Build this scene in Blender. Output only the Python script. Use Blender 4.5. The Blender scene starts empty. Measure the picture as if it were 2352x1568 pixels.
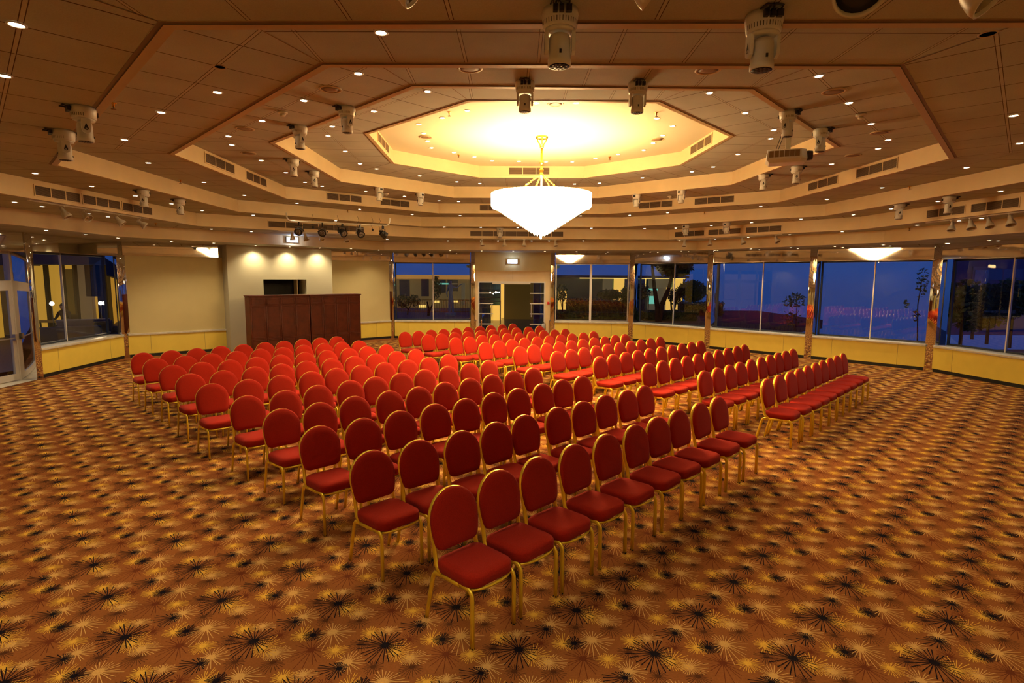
import bpy, bmesh, math, random
import numpy as np
from mathutils import Vector, Matrix

# ---------------------------------------------------------------- camera, sky, exposure
sc = bpy.context.scene
C = sc.collection
PI = math.pi
EYE = Vector((0.0, 0.0, 2.43))
PITCH, ROLL, FOC = 0.1154, 0.0063, 1297.0
_f = Vector((0, math.cos(PITCH), -math.sin(PITCH)))
_u = Vector((0, math.sin(PITCH), math.cos(PITCH)))
_x = Vector((1, 0, 0))
_r = _x * math.cos(ROLL) + _u * math.sin(ROLL)
_u2 = -_x * math.sin(ROLL) + _u * math.cos(ROLL)
cd = bpy.data.cameras.new('camera')
cam = bpy.data.objects.new('camera', cd)
C.objects.link(cam)
cam.matrix_world = Matrix(((_r.x, _u2.x, -_f.x, EYE.x), (_r.y, _u2.y, -_f.y, EYE.y), (_r.z, _u2.z, -_f.z, EYE.z), (0, 0, 0, 1)))
cd.sensor_width = 36.0
cd.lens = 36.0 * FOC / 2352.0
cd.clip_start = 0.05
cd.clip_end = 400
sc.camera = cam

world = bpy.data.worlds.new('dusk_sky')
sc.world = world
world.use_nodes = True
wn = world.node_tree.nodes
wl = world.node_tree.links
wn.clear()
w_out = wn.new('ShaderNodeOutputWorld')
w_bg = wn.new('ShaderNodeBackground')
w_tc = wn.new('ShaderNodeTexCoord')
w_sep = wn.new('ShaderNodeSeparateXYZ')
w_rmp = wn.new('ShaderNodeValToRGB')
w_map = wn.new('ShaderNodeMapRange')
w_map.inputs['From Min'].default_value = -0.25
w_map.inputs['From Max'].default_value = 0.6
wl.new(w_tc.outputs['Generated'], w_sep.inputs[0])
wl.new(w_sep.outputs['Z'], w_map.inputs['Value'])
wl.new(w_map.outputs[0], w_rmp.inputs[0])
wl.new(w_rmp.outputs[0], w_bg.inputs[0])
wl.new(w_bg.outputs[0], w_out.inputs[0])
el = w_rmp.color_ramp.elements
el[0].position = 0.0;  el[0].color = (0.018, 0.045, 0.20, 1)
el[1].position = 1.0;  el[1].color = (0.015, 0.045, 0.22, 1)
for p, c in ((0.27, (0.022, 0.062, 0.26, 1)), (0.31, (0.026, 0.078, 0.31, 1)), (0.5, (0.024, 0.074, 0.32, 1))):
    e = el.new(p); e.color = c
w_bg.inputs[1].default_value = 0.62

vs = sc.view_settings
vs.view_transform = 'Standard'
vs.look = 'None'
vs.gamma = 1.0
vs.exposure = 0.25
try: vs.use_curve_mapping = False
except Exception: pass
try: sc.cycles.max_bounces = 5; sc.cycles.diffuse_bounces = 3; sc.cycles.glossy_bounces = 3; sc.cycles.transmission_bounces = 4; sc.cycles.transparent_max_bounces = 8; sc.cycles.sample_clamp_indirect = 6.0; sc.cycles.caustics_reflective = False; sc.cycles.caustics_refractive = False; sc.cycles.adaptive_threshold = 0.045
except Exception: pass

# light levels (tuned here)
CHANDELIER_E = 30.0          # radiance of the crystals
CHANDELIER_C = (1.0, 0.69, 0.32)
DOWNLIGHT_E = 30.0
DOWNLIGHT_W = 35.0
DOWNLIGHT_C = (1.0, 0.80, 0.50)

# ---------------------------------------------------------------- helpers
def tag(o, label=None, cat=None, group=None, kind=None):
    if label: o['label'] = label
    if cat: o['category'] = cat
    if group: o['group'] = group
    if kind: o['kind'] = kind
    return o

def srgb(r, g, b):
    f = lambda v: (v / 255 / 12.92) if v / 255 <= 0.04045 else ((v / 255 + 0.055) / 1.055) ** 2.4
    return (f(r), f(g), f(b))

def mat(name, col, rough=0.6, metal=0.0, emit=None, es=0.0, noise=0.0, nscale=40.0, bump=0.0, bscale=200.0, sheen=0.0, spec=0.5, coat=0.0):
    m = bpy.data.materials.new(name)
    m.use_nodes = True
    nt = m.node_tree
    b = nt.nodes['Principled BSDF']
    b.inputs['Base Color'].default_value = (*col, 1)
    b.inputs['Roughness'].default_value = rough
    b.inputs['Metallic'].default_value = metal
    b.inputs['Specular IOR Level'].default_value = spec
    if sheen: b.inputs['Sheen Weight'].default_value = sheen
    if coat: b.inputs['Coat Weight'].default_value = coat
    if emit:
        b.inputs['Emission Color'].default_value = (*emit, 1)
        b.inputs['Emission Strength'].default_value = es
    if noise or bump:
        tc = nt.nodes.new('ShaderNodeTexCoord')
    if noise:
        n = nt.nodes.new('ShaderNodeTexNoise'); n.inputs['Scale'].default_value = nscale; n.inputs['Detail'].default_value = 3
        nt.links.new(tc.outputs['Object'], n.inputs['Vector'])
        mr = nt.nodes.new('ShaderNodeMapRange')
        mr.inputs['From Min'].default_value = 0.3; mr.inputs['From Max'].default_value = 0.7
        mr.inputs['To Min'].default_value = 1 - noise; mr.inputs['To Max'].default_value = 1 + noise
        nt.links.new(n.outputs[0], mr.inputs[0])
        vm = nt.nodes.new('ShaderNodeVectorMath'); vm.operation = 'SCALE'
        vm.inputs[0].default_value = col
        nt.links.new(mr.outputs[0], vm.inputs['Scale'])
        nt.links.new(vm.outputs[0], b.inputs['Base Color'])
    if bump:
        n = nt.nodes.new('ShaderNodeTexNoise'); n.inputs['Scale'].default_value = bscale; n.inputs['Detail'].default_value = 2
        nt.links.new(tc.outputs['Object'], n.inputs['Vector'])
        bp = nt.nodes.new('ShaderNodeBump'); bp.inputs['Strength'].default_value = bump; bp.inputs['Distance'].default_value = 0.02
        nt.links.new(n.outputs[0], bp.inputs['Height'])
        nt.links.new(bp.outputs[0], b.inputs['Normal'])
    return m

def glassmat(name, tint=(0.86, 0.94, 1.0), ior=1.75):
    m = bpy.data.materials.new(name); m.use_nodes = True
    nt = m.node_tree; nt.nodes.clear()
    o = nt.nodes.new('ShaderNodeOutputMaterial'); mx = nt.nodes.new('ShaderNodeMixShader')
    fr = nt.nodes.new('ShaderNodeFresnel'); fr.inputs[0].default_value = ior
    t = nt.nodes.new('ShaderNodeBsdfTransparent'); t.inputs[0].default_value = (*tint, 1)
    g = nt.nodes.new('ShaderNodeBsdfGlossy'); g.inputs['Roughness'].default_value = 0.0; g.inputs[0].default_value = (1, 1, 1, 1)
    # the same reflectance from either side of the pane
    geo = nt.nodes.new('ShaderNodeNewGeometry'); mr = nt.nodes.new('ShaderNodeMapRange')
    mr.inputs['To Min'].default_value = ior; mr.inputs['To Max'].default_value = 1 / ior
    nt.links.new(geo.outputs['Backfacing'], mr.inputs[0]); nt.links.new(mr.outputs[0], fr.inputs[0])
    nt.links.new(fr.outputs[0], mx.inputs[0]); nt.links.new(t.outputs[0], mx.inputs[1]); nt.links.new(g.outputs[0], mx.inputs[2])
    nt.links.new(mx.outputs[0], o.inputs[0])
    return m

class MB:
    """collects shapes, build() links them as ONE mesh object"""
    def __init__(s): s.v = []; s.f = []; s.m = []; s.sm = []; s.uv = None; s.T = Matrix.Identity(4)
    def add(s, vs, fs, mi=0, smooth=False):
        b = len(s.v)
        s.v += [tuple(s.T @ Vector(p)) for p in vs]
        for f in fs: s.f.append(tuple(b + i for i in f)); s.m.append(mi); s.sm.append(smooth)
        return s
    def box(s, x0, x1, y0, y1, z0, z1, mi=0):
        v = [(x, y, z) for z in (z0, z1) for y in (y0, y1) for x in (x0, x1)]
        return s.add(v, [(0, 2, 3, 1), (4, 5, 7, 6), (0, 1, 5, 4), (2, 6, 7, 3), (0, 4, 6, 2), (1, 3, 7, 5)], mi)
    def prism(s, poly, z0, z1, mi=0, smooth=False):
        n = len(poly)
        v = [(x, y, z0) for x, y in poly] + [(x, y, z1) for x, y in poly]
        f = [tuple(range(n))[::-1], tuple(range(n, 2 * n))] + [(i, (i + 1) % n, n + (i + 1) % n, n + i) for i in range(n)]
        return s.add(v, f, mi, smooth)
    def lathe(s, prof, n=20, c=(0, 0, 0), axis=None, mi=0, cap=True, smooth=True):
        """prof: (radius, height) pairs; axis: direction of height"""
        ax = Vector(axis or (0, 0, 1)).normalized()
        a = ax.orthogonal().normalized(); b = ax.cross(a); c = Vector(c)
        v = []
        for r, h in prof:
            for i in range(n):
                t = 2 * PI * i / n
                v.append(c + ax * h + (a * math.cos(t) + b * math.sin(t)) * r)
        f = []
        for k in range(len(prof) - 1):
            for i in range(n):
                j = (i + 1) % n
                f.append((k * n + i, k * n + j, (k + 1) * n + j, (k + 1) * n + i))
        if cap:
            f.append(tuple(range(n))[::-1]); f.append(tuple((len(prof) - 1) * n + i for i in range(n)))
        return s.add(v, f, mi, smooth)
    def tube(s, pts, r, n=8, mi=0, closed=False, prof=None, up=None, smooth=True):
        """sweep a round (or given) profile along pts. prof: list of (a,b) in the (side, up) frame"""
        P = [Vector(p) for p in pts]
        if prof is None: prof = [(r * math.cos(2 * PI * i / n), r * math.sin(2 * PI * i / n)) for i in range(n)]
        n = len(prof); v = []; N = len(P); last = None
        for i, p in enumerate(P):
            if closed: t = (P[(i + 1) % N] - P[i - 1]).normalized()
            else: t = (P[min(i + 1, N - 1)] - P[max(i - 1, 0)]).normalized()
            if up is not None:
                sd = Vector(up)
                sd = (sd - t * sd.dot(t)).normalized()
            else:
                if last is None: sd = t.orthogonal().normalized()
                else: sd = (last - t * last.dot(t)).normalized()
                last = sd
            nn = t.cross(sd)
            for a, b in prof: v.append(p + sd * a + nn * b)
        f = []
        for k in range(N if closed else N - 1):
            for i in range(n):
                j = (i + 1) % n; k2 = (k + 1) % N
                f.append((k * n + i, k * n + j, k2 * n + j, k2 * n + i))
        if not closed: f.append(tuple(range(n))[::-1]); f.append(tuple((N - 1) * n + i for i in range(n)))
        return s.add(v, f, mi, smooth)
    def sphere(s, c, rx, ry=None, rz=None, nu=16, nv=10, mi=0):
        ry = ry or rx; rz = rz or rx
        v = [(c[0], c[1], c[2] + rz)]
        for k in range(1, nv):
            ph = PI * k / nv
            for i in range(nu):
                th = 2 * PI * i / nu
                v.append((c[0] + rx * math.sin(ph) * math.cos(th), c[1] + ry * math.sin(ph) * math.sin(th), c[2] + rz * math.cos(ph)))
        v.append((c[0], c[1], c[2] - rz)); f = []
        for i in range(nu): f.append((0, 1 + i, 1 + (i + 1) % nu))
        for k in range(nv - 2):
            for i in range(nu):
                a = 1 + k * nu + i; b = 1 + k * nu + (i + 1) % nu
                f.append((a, a + nu, b + nu, b))
        L = 1 + (nv - 2) * nu
        for i in range(nu): f.append((L + i, len(v) - 1, L + (i + 1) % nu))
        return s.add(v, f, mi, True)
    def build(s, name, mats, parent=None, loc=None, bevel=0, seg=2, auto=True):
        me = bpy.data.meshes.new(name)
        me.from_pydata(s.v, [], s.f)
        if not isinstance(mats, (list, tuple)): mats = [mats]
        for m in mats: me.materials.append(m)
        me.polygons.foreach_set('material_index', s.m)
        me.polygons.foreach_set('use_smooth', s.sm)
        if s.uv:
            ul = me.uv_layers.new(name='UVMap')
            ul.data.foreach_set('uv', [c for p in s.uv for c in p])
        me.update()
        bm = bmesh.new(); bm.from_mesh(me); bmesh.ops.recalc_face_normals(bm, faces=bm.faces)
        if bevel:
            bmesh.ops.remove_doubles(bm, verts=bm.verts, dist=1e-5)
            ed = [e for e in bm.edges if len(e.link_faces) == 2 and e.calc_face_angle(0) > 0.6]
            bmesh.ops.bevel(bm, geom=ed, offset=bevel, segments=seg, affect='EDGES', profile=0.6)
            for f in bm.faces: f.smooth = True
        bm.to_mesh(me); bm.free()
        o = bpy.data.objects.new(name, me)
        C.objects.link(o)
        if parent: o.parent = parent
        if loc: o.location = loc
        return o

def empty(name, loc, rz=0.0, parent=None):
    o = bpy.data.objects.new(name, None)
    C.objects.link(o)
    o.empty_display_size = 0.1
    o.location = loc; o.rotation_euler = (0, 0, rz)
    if parent: o.parent = parent
    return o

def children(o): return KIDS.get(o.name, [])
KIDS = {}
def index_kids(root):
    KIDS[root.name] = [o for o in bpy.data.objects if o.parent == root]
    for k in KIDS[root.name]: KIDS[k.name] = [o for o in bpy.data.objects if o.parent == k]

def copy_tree(o, loc, rz=0.0):
    c = o.copy(); C.objects.link(c); c.location = loc; c.rotation_euler = (0, 0, rz)
    for ch in children(o):
        d = ch.copy(); C.objects.link(d); d.parent = c
        for g in children(ch):
            e = g.copy(); C.objects.link(e); e.parent = d
    return c

def arc(c, r, a0, a1, n, plane='yz', x=0.0):
    out = []
    for i in range(n + 1):
        a = math.radians(a0 + (a1 - a0) * i / n)
        p = (c[0] + r * math.cos(a), c[1] + r * math.sin(a))
        out.append((x, p[0], p[1]) if plane == 'yz' else ((p[0], x, p[1]) if plane == 'xz' else (p[0], p[1], x)))
    return out

ORD = ['zeroth', 'first', 'second', 'third', 'fourth', 'fifth', 'sixth', 'seventh', 'eighth', 'ninth', 'tenth', 'eleventh', 'twelfth', 'thirteenth', 'fourteenth', 'fifteenth', 'sixteenth', 'seventeenth', 'eighteenth', 'nineteenth', 'twentieth', 'twenty-first', 'twenty-second', 'twenty-third', 'twenty-fourth', 'twenty-fifth', 'twenty-sixth', 'twenty-seventh', 'twenty-eighth', 'twenty-ninth', 'thirtieth', 'thirty-first', 'thirty-second', 'thirty-third', 'thirty-fourth', 'thirty-fifth', 'thirty-sixth', 'thirty-seventh', 'thirty-eighth', 'thirty-ninth', 'fortieth', 'forty-first']

# ---------------------------------------------------------------- materials
M = {}
M['tile'] = None
M['fascia'] = mat('cream_paint', (0.74, 0.56, 0.31), 0.55, noise=0.04, nscale=3)
M['trim'] = mat('cream_trim', (0.46, 0.33, 0.18), 0.5)
M['dome'] = mat('dome_plaster', (0.62, 0.56, 0.40), 0.7)
M['panel'] = mat('cream_wall', (0.60, 0.50, 0.24), 0.75, noise=0.03, nscale=2, bump=0.15, bscale=120)
M['plaster'] = mat('stage_plaster', (0.50, 0.46, 0.31), 0.8, bump=0.15, bscale=120)
M['yellow'] = mat('yellow_laminate', (0.84, 0.64, 0.10), 0.45, noise=0.03, nscale=4)
M['black'] = mat('black_matt', (0.010, 0.009, 0.009), 0.6)
M['chrome'] = mat('polished_steel', (0.78, 0.76, 0.74), 0.035, 1.0, bump=0.03, bscale=2.2)
M['sill'] = mat('grey_stone', (0.62, 0.57, 0.47), 0.28, noise=0.12, nscale=9)
M['alu'] = mat('aluminium', (0.42, 0.40, 0.38), 0.35, 0.6)
M['mullion'] = mat('pale_aluminium', (0.62, 0.58, 0.54), 0.4, 0.2)
M['darkalu'] = mat('dark_aluminium', (0.05, 0.06, 0.08), 0.35, 0.5)
M['glass'] = glassmat('window_glass')
M['doorglass'] = glassmat('door_glass', (0.86, 0.9, 0.88), 1.6)
M['grille'] = mat('grille_louvre', (0.20, 0.12, 0.06), 0.6)
M['grilledark'] = mat('grille_void', (0.03, 0.018, 0.010), 0.8)
M['white'] = mat('white_plastic', (0.66, 0.63, 0.58), 0.35)
M['offwhite'] = mat('off_white_enamel', (0.60, 0.54, 0.44), 0.35)
M['blackplastic'] = mat('black_plastic', (0.012, 0.011, 0.012), 0.4)
M['lens'] = mat('lens_dark', (0.03, 0.018, 0.018), 0.45, spec=0.3)
M['silver'] = mat('silver_reflector', (0.8, 0.8, 0.82), 0.12, 1.0)
M['gold'] = mat('gold_tube', (0.92, 0.68, 0.05), 0.30, 0.55)
M['brass'] = mat('brass', (0.90, 0.58, 0.10), 0.25, 1.0)
M['red'] = mat('red_fabric', (0.36, 0.017, 0.007), 0.9, noise=0.16, nscale=160, bump=0.25, bscale=500, sheen=0.06, spec=0.1)
M['rubber'] = mat('rubber_foot', (0.015, 0.012, 0.010), 0.7)
M['lampglass'] = mat('lit_lamp', (1, 1, 1), 0.4, emit=DOWNLIGHT_C, es=DOWNLIGHT_E)
M['crystal'] = mat('lit_crystal', (1, 0.9, 0.7), 0.2, emit=CHANDELIER_C, es=CHANDELIER_E)
M['signlit'] = mat('lit_sign', (0.9, 0.95, 1), 0.4, emit=(0.62, 0.74, 1.0), es=7.0)
M['signgreen'] = mat('sign_letters', (0.3, 0.9, 0.7), 0.4, emit=(0.45, 0.85, 0.8), es=2.6)
M['redplastic'] = mat('red_plastic', (0.6, 0.01, 0.01), 0.4)
# ---------------------------------------------------------------- measured plan positions (metres)
# rims of the stepped ceiling, downlights (ceiling step, x, y), top-of-back positions of the chairs (two blocks x ten rows x ten seats)
RG = {"A": [[-0.58, 7.79], [1.9, 7.79], [3.56, 9.57], [3.44, 11.98], [1.66, 13.6], [-0.79, 13.63], [-2.47, 11.99], [-2.38, 9.55]], "B": [[-1.07, 6.37], [2.56, 6.4], [5.0, 9.04], [4.8, 12.69], [2.2, 14.94], [-1.54, 15.05], [-3.76, 12.61], [-3.71, 9.02]], "C": [[-1.58, 5.01], [3.19, 4.97], [6.41, 8.53], [6.22, 13.46], [2.7, 16.18], [-2.1, 16.31], [-5.26, 13.39], [-5.02, 8.59]], "D": [[-2.08, 3.62], [3.75, 3.5], [7.9, 7.6], [7.51, 13.85], [3.28, 17.19], [-2.8, 17.45], [-6.55, 13.71], [-6.31, 8.01]], "E": [[-2.9, 2.45], [3.95, 2.45], [8.95, 7.4], [8.48, 14.02], [4.96, 18.24], [-2.65, 18.13], [-7.79, 14.15], [-7.65, 7.4]], "F": [[-3.5, 1.1], [4.5, 1.1], [10.3, 7.2], [9.3, 14.35], [6.14, 19.09], [-4.6, 20.43], [-9.51, 14.02], [-9.1, 7.2]]}
DL = [[0, -1.65, 11.76], [0, -1.64, 11.18], [0, -1.62, 10.59], [0, -1.61, 9.98], [0, -1.24, 12.18], [0, -1.16, 9.58], [0, -0.84, 12.6], [0, -0.72, 9.16], [0, -0.47, 13.0], [0, 0.13, 13.05], [0, 0.34, 8.75], [0, 0.74, 13.09], [0, 0.93, 8.73], [0, 1.33, 13.07], [0, 1.79, 12.67], [0, 2.21, 12.25], [0, 2.33, 9.53], [0, 2.65, 11.84], [0, 2.69, 11.23], [0, 2.72, 10.0], [0, 2.72, 10.64], [1, -3.18, 12.07], [1, -3.14, 10.89], [1, -3.08, 9.72], [1, -2.97, 12.63], [1, -2.82, 9.12], [1, -2.17, 13.46], [1, -1.97, 8.29], [1, -1.38, 14.26], [1, -1.08, 7.41], [1, -0.83, 14.5], [1, 0.36, 14.59], [1, 1.54, 14.55], [1, 2.14, 14.33], [1, 2.46, 7.4], [1, 3.02, 13.54], [1, 3.26, 8.26], [1, 3.92, 12.72], [1, 4.08, 9.17], [1, 4.19, 12.17], [1, 4.22, 10.94], [1, 4.28, 9.72], [2, -4.58, 12.75], [2, -4.53, 11.57], [2, -4.5, 10.39], [2, -4.43, 9.18], [2, -4.38, 13.28], [2, -4.2, 8.62], [2, -3.58, 14.06], [2, -3.33, 7.77], [2, -2.79, 14.86], [2, -2.45, 6.88], [2, -2.01, 15.7], [2, -1.57, 5.98], [2, -1.49, 15.86], [2, 3.08, 5.97], [2, 3.9, 6.84], [2, 4.72, 7.73], [2, 5.51, 8.59], [2, 5.69, 10.39], [2, 5.73, 9.16], [3, -6.0, 12.9], [3, -5.95, 11.15], [3, -5.82, 9.27], [3, -5.45, 14.37], [3, -5.14, 7.72], [3, -4.27, 15.63], [3, -3.86, 6.43], [3, -3.05, 16.81], [3, -2.88, 5.73], [3, -1.54, 17.2], [3, -0.97, 4.35], [3, 1.99, 17.14], [3, 3.58, 16.81], [3, 4.53, 16.17], [3, 5.41, 6.35], [3, 6.36, 14.58], [3, 6.59, 7.6], [3, 7.06, 12.98], [3, 7.2, 9.23], [3, 7.23, 11.29], [4, -7.42, 13.53], [4, -7.32, 12.3], [4, -7.28, 11.1], [4, -7.24, 9.93], [4, -7.17, 8.7], [4, -6.79, 14.82], [4, -5.13, 16.15], [4, -3.87, 4.49], [4, -3.49, 17.33], [4, -3.0, 3.6], [4, -2.11, 17.83], [4, -0.99, 18.13], [4, 0.15, 18.04], [4, 2.43, 17.95], [4, 4.07, 18.14], [4, 5.01, 17.53], [4, 5.9, 16.72], [4, 6.82, 15.92], [4, 7.62, 14.88], [4, 8.46, 13.62], [4, 8.54, 12.41], [4, 8.59, 11.18], [4, 8.64, 9.88], [5, -8.63, 13.36], [5, -8.53, 12.11], [5, -8.49, 11.51], [5, -8.43, 10.32], [5, -8.4, 9.72], [5, -8.09, 15.29], [5, -7.3, 16.02], [5, -4.16, 19.0], [5, -2.21, 19.55], [5, -1.07, 19.61], [5, -0.49, 19.46], [5, 0.68, 19.6], [5, 1.25, 19.47], [5, 2.41, 19.52], [5, 5.46, 18.77], [5, 6.31, 17.84], [5, 7.26, 17.17], [5, 8.05, 16.16], [5, 8.68, 14.89], [5, 9.32, 12.88], [5, 9.53, 11.88], [5, 9.68, 11.41], [6, -10.98, 13.21], [6, -9.99, 14.49], [6, -9.96, 13.36], [6, -9.8, 12.05], [6, -9.45, 15.85], [6, -8.67, 16.59], [6, -7.74, 17.09], [6, -6.96, 17.78], [6, -6.24, 18.61], [6, -5.5, 19.45], [6, -4.79, 20.45], [6, -3.34, 20.37], [6, -2.24, 20.51], [6, -1.12, 20.66], [6, 0.02, 20.58], [6, 1.17, 20.65], [6, 2.34, 20.89], [6, 3.48, 20.89], [6, 4.99, 20.67], [6, 5.84, 19.79], [6, 6.74, 19.07], [6, 7.5, 18.0], [6, 8.36, 17.18], [6, 9.16, 16.27], [6, 9.98, 15.41], [6, 11.03, 14.55], [6, 11.13, 13.38]]
CH = [[[-0.444, 3.909], [-0.126, 4.248], [0.195, 4.57], [0.538, 4.936], [0.886, 5.273], [1.235, 5.622], [1.548, 5.954], [1.872, 6.291], [2.238, 6.664], [2.585, 7.011]], [[-1.224, 4.722], [-0.878, 5.046], [-0.508, 5.363], [-0.186, 5.701], [0.119, 6.013], [0.505, 6.387], [0.84, 6.712], [1.17, 7.077], [1.512, 7.4], [1.818, 7.73]], [[-1.941, 5.507], [-1.592, 5.828], [-1.268, 6.168], [-0.926, 6.521], [-0.591, 6.824], [-0.258, 7.184], [0.061, 7.478], [0.406, 7.82], [0.716, 8.147], [1.043, 8.453]], [[-2.615, 6.227], [-2.293, 6.552], [-1.978, 6.912], [-1.621, 7.266], [-1.285, 7.538], [-0.973, 7.895], [-0.641, 8.221], [-0.325, 8.552], [-0.002, 8.905], [0.324, 9.193]], [[-3.314, 6.906], [-2.972, 7.242], [-2.671, 7.607], [-2.339, 7.986], [-2.049, 8.29], [-1.735, 8.636], [-1.424, 8.972], [-1.087, 9.317], [-0.756, 9.67], [-0.439, 10.007]], [[-4.159, 7.672], [-3.816, 8.01], [-3.486, 8.363], [-3.15, 8.707], [-2.86, 9.038], [-2.547, 9.372], [-2.223, 9.68], [-1.885, 10.006], [-1.561, 10.331], [-1.243, 10.74]], [[-4.886, 8.435], [-4.546, 8.747], [-4.222, 9.121], [-3.917, 9.447], [-3.617, 9.788], [-3.28, 10.117], [-2.952, 10.419], [-2.638, 10.754], [-2.318, 11.143], [-1.991, 11.461]], [[-5.63, 9.243], [-5.333, 9.581], [-5.002, 9.873], [-4.682, 10.212], [-4.365, 10.521], [-4.045, 10.883], [-3.719, 11.22], [-3.387, 11.569], [-3.087, 11.886], [-2.765, 12.213]], [[-6.393, 10.002], [-6.055, 10.341], [-5.732, 10.64], [-5.434, 11.005], [-5.121, 11.362], [-4.772, 11.633], [-4.49, 12.031], [-4.165, 12.377], [-3.854, 12.651], [-3.556, 12.972]], [[-7.082, 10.712], [-6.746, 11.056], [-6.435, 11.399], [-6.143, 11.783], [-5.822, 12.109], [-5.526, 12.502], [-5.22, 12.793], [-4.931, 13.171], [-4.625, 13.475], [-4.32, 13.786]], [[3.78, 8.307], [4.132, 8.661], [4.46, 8.987], [4.763, 9.297], [5.066, 9.616], [5.386, 9.958], [5.683, 10.268], [5.994, 10.586], [6.314, 10.922], [6.623, 11.247]], [[3.09, 9.015], [3.419, 9.335], [3.741, 9.653], [4.056, 9.985], [4.384, 10.314], [4.724, 10.656], [5.029, 10.958], [5.325, 11.263], [5.633, 11.577], [5.951, 11.923]], [[2.372, 9.792], [2.697, 10.099], [3.019, 10.426], [3.334, 10.739], [3.649, 11.059], [3.964, 11.39], [4.287, 11.708], [4.604, 12.023], [4.93, 12.343], [5.218, 12.644]], [[1.64, 10.58], [1.952, 10.908], [2.257, 11.216], [2.578, 11.551], [2.887, 11.841], [3.206, 12.141], [3.536, 12.466], [3.85, 12.79], [4.16, 13.082], [4.467, 13.384]], [[0.892, 11.292], [1.205, 11.602], [1.508, 11.926], [1.817, 12.255], [2.127, 12.598], [2.453, 12.92], [2.775, 13.226], [3.085, 13.539], [3.399, 13.873], [3.716, 14.195]], [[0.148, 12.035], [0.452, 12.375], [0.766, 12.678], [1.073, 12.998], [1.376, 13.254], [1.689, 13.564], [2.013, 13.892], [2.323, 14.196], [2.649, 14.558], [2.953, 14.801]], [[-0.628, 12.767], [-0.323, 13.119], [-0.022, 13.393], [0.286, 13.708], [0.608, 14.041], [0.92, 14.266], [1.246, 14.57], [1.566, 14.878], [1.901, 15.16], [2.225, 15.507]], [[-1.397, 13.695], [-1.069, 13.91], [-0.778, 14.28], [-0.459, 14.491], [-0.141, 14.834], [0.184, 15.02], [0.522, 15.374], [0.868, 15.674], [1.186, 15.931], [1.509, 16.209]], [[-2.175, 14.384], [-1.856, 14.641], [-1.552, 15.011], [-1.229, 15.272], [-0.888, 15.522], [-0.567, 15.929], [-0.23, 16.193], [0.114, 16.49], [0.469, 16.804], [0.815, 17.117]], [[-2.887, 15.028], [-2.574, 15.314], [-2.277, 15.644], [-1.958, 15.911], [-1.642, 16.252], [-1.319, 16.576], [-0.984, 16.899], [-0.669, 17.213], [-0.329, 17.552], [0.007, 17.89]]]
ZR = dict(A=4.73, B=4.456, C=4.19, D=3.92, E=3.62, F=3.33)
ZDOME = 4.99
RN = ['A', 'B', 'C', 'D', 'E', 'F']
LEVZ = [ZDOME] + [ZR[n] for n in RN]
W = {  # plan corners of the wall face
    4: (-10.6, 6.0), 5: (-10.75, 9.6), 55: (-10.90, 12.85), 6: (-11.15, 16.2), 7: (-4.65, 21.82), 8: (-1.52, 21.87), 9: (1.55, 21.87), 10: (4.53, 21.5),
    11: (6.70, 19.27), 12: (8.97, 16.98), 13: (11.02, 14.77), 14: (11.55, 11.6), 15: (11.75, 6.6), 16: (4.6, -0.7), 17: (-4.4, -0.7)}
ZC = 3.33

# ---------------- carpet: half-drop repeat of starbursts woven into the floor
PAL = {'black': srgb(20, 14, 22), 'gold': srgb(218, 168, 66), 'pale': srgb(204, 158, 92), 'dark': srgb(84, 48, 26), 'rust': srgb(104, 50, 26)}
STARS = [('dark',-0.029,-0.205,0.052,0.058,0.053,0.068,24),('rust',0.147,0.064,0.059,0.056,0.060,0.049,22),('dark',0.719,-0.016,0.073,0.055,0.047,0.082,24),
('rust',0.413,-0.083,0.113,0.084,0.083,0.156,20),('dark',0.214,-0.207,0.069,0.069,0.043,0.087,24),('pale',0.187,-0.121,0.065,0.112,0.068,0.062,34),
('gold',0.087,-0.068,0.060,0.114,0.109,0.086,30),('gold',0.569,-0.086,0.066,0.078,0.046,0.075,30),('pale',0.682,-0.199,0.064,0.110,0.086,0.094,24),
('black',0.645,-0.257,0.122,0.051,0.050,0.088,24),('gold',0.297,0.060,0.065,0.068,0.095,0.060,28),('black',0.371,0.066,0.062,0.068,0.062,0.060,30),
('pale',0.492,0.101,0.078,0.135,0.092,0.167,24),('gold',0.756,0.094,0.063,0.094,0.060,0.077,28),('pale',0.870,0.125,0.057,0.089,0.043,0.054,26),
('black',0.000,0.000,0.165,0.104,0.129,0.153,26)]
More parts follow.
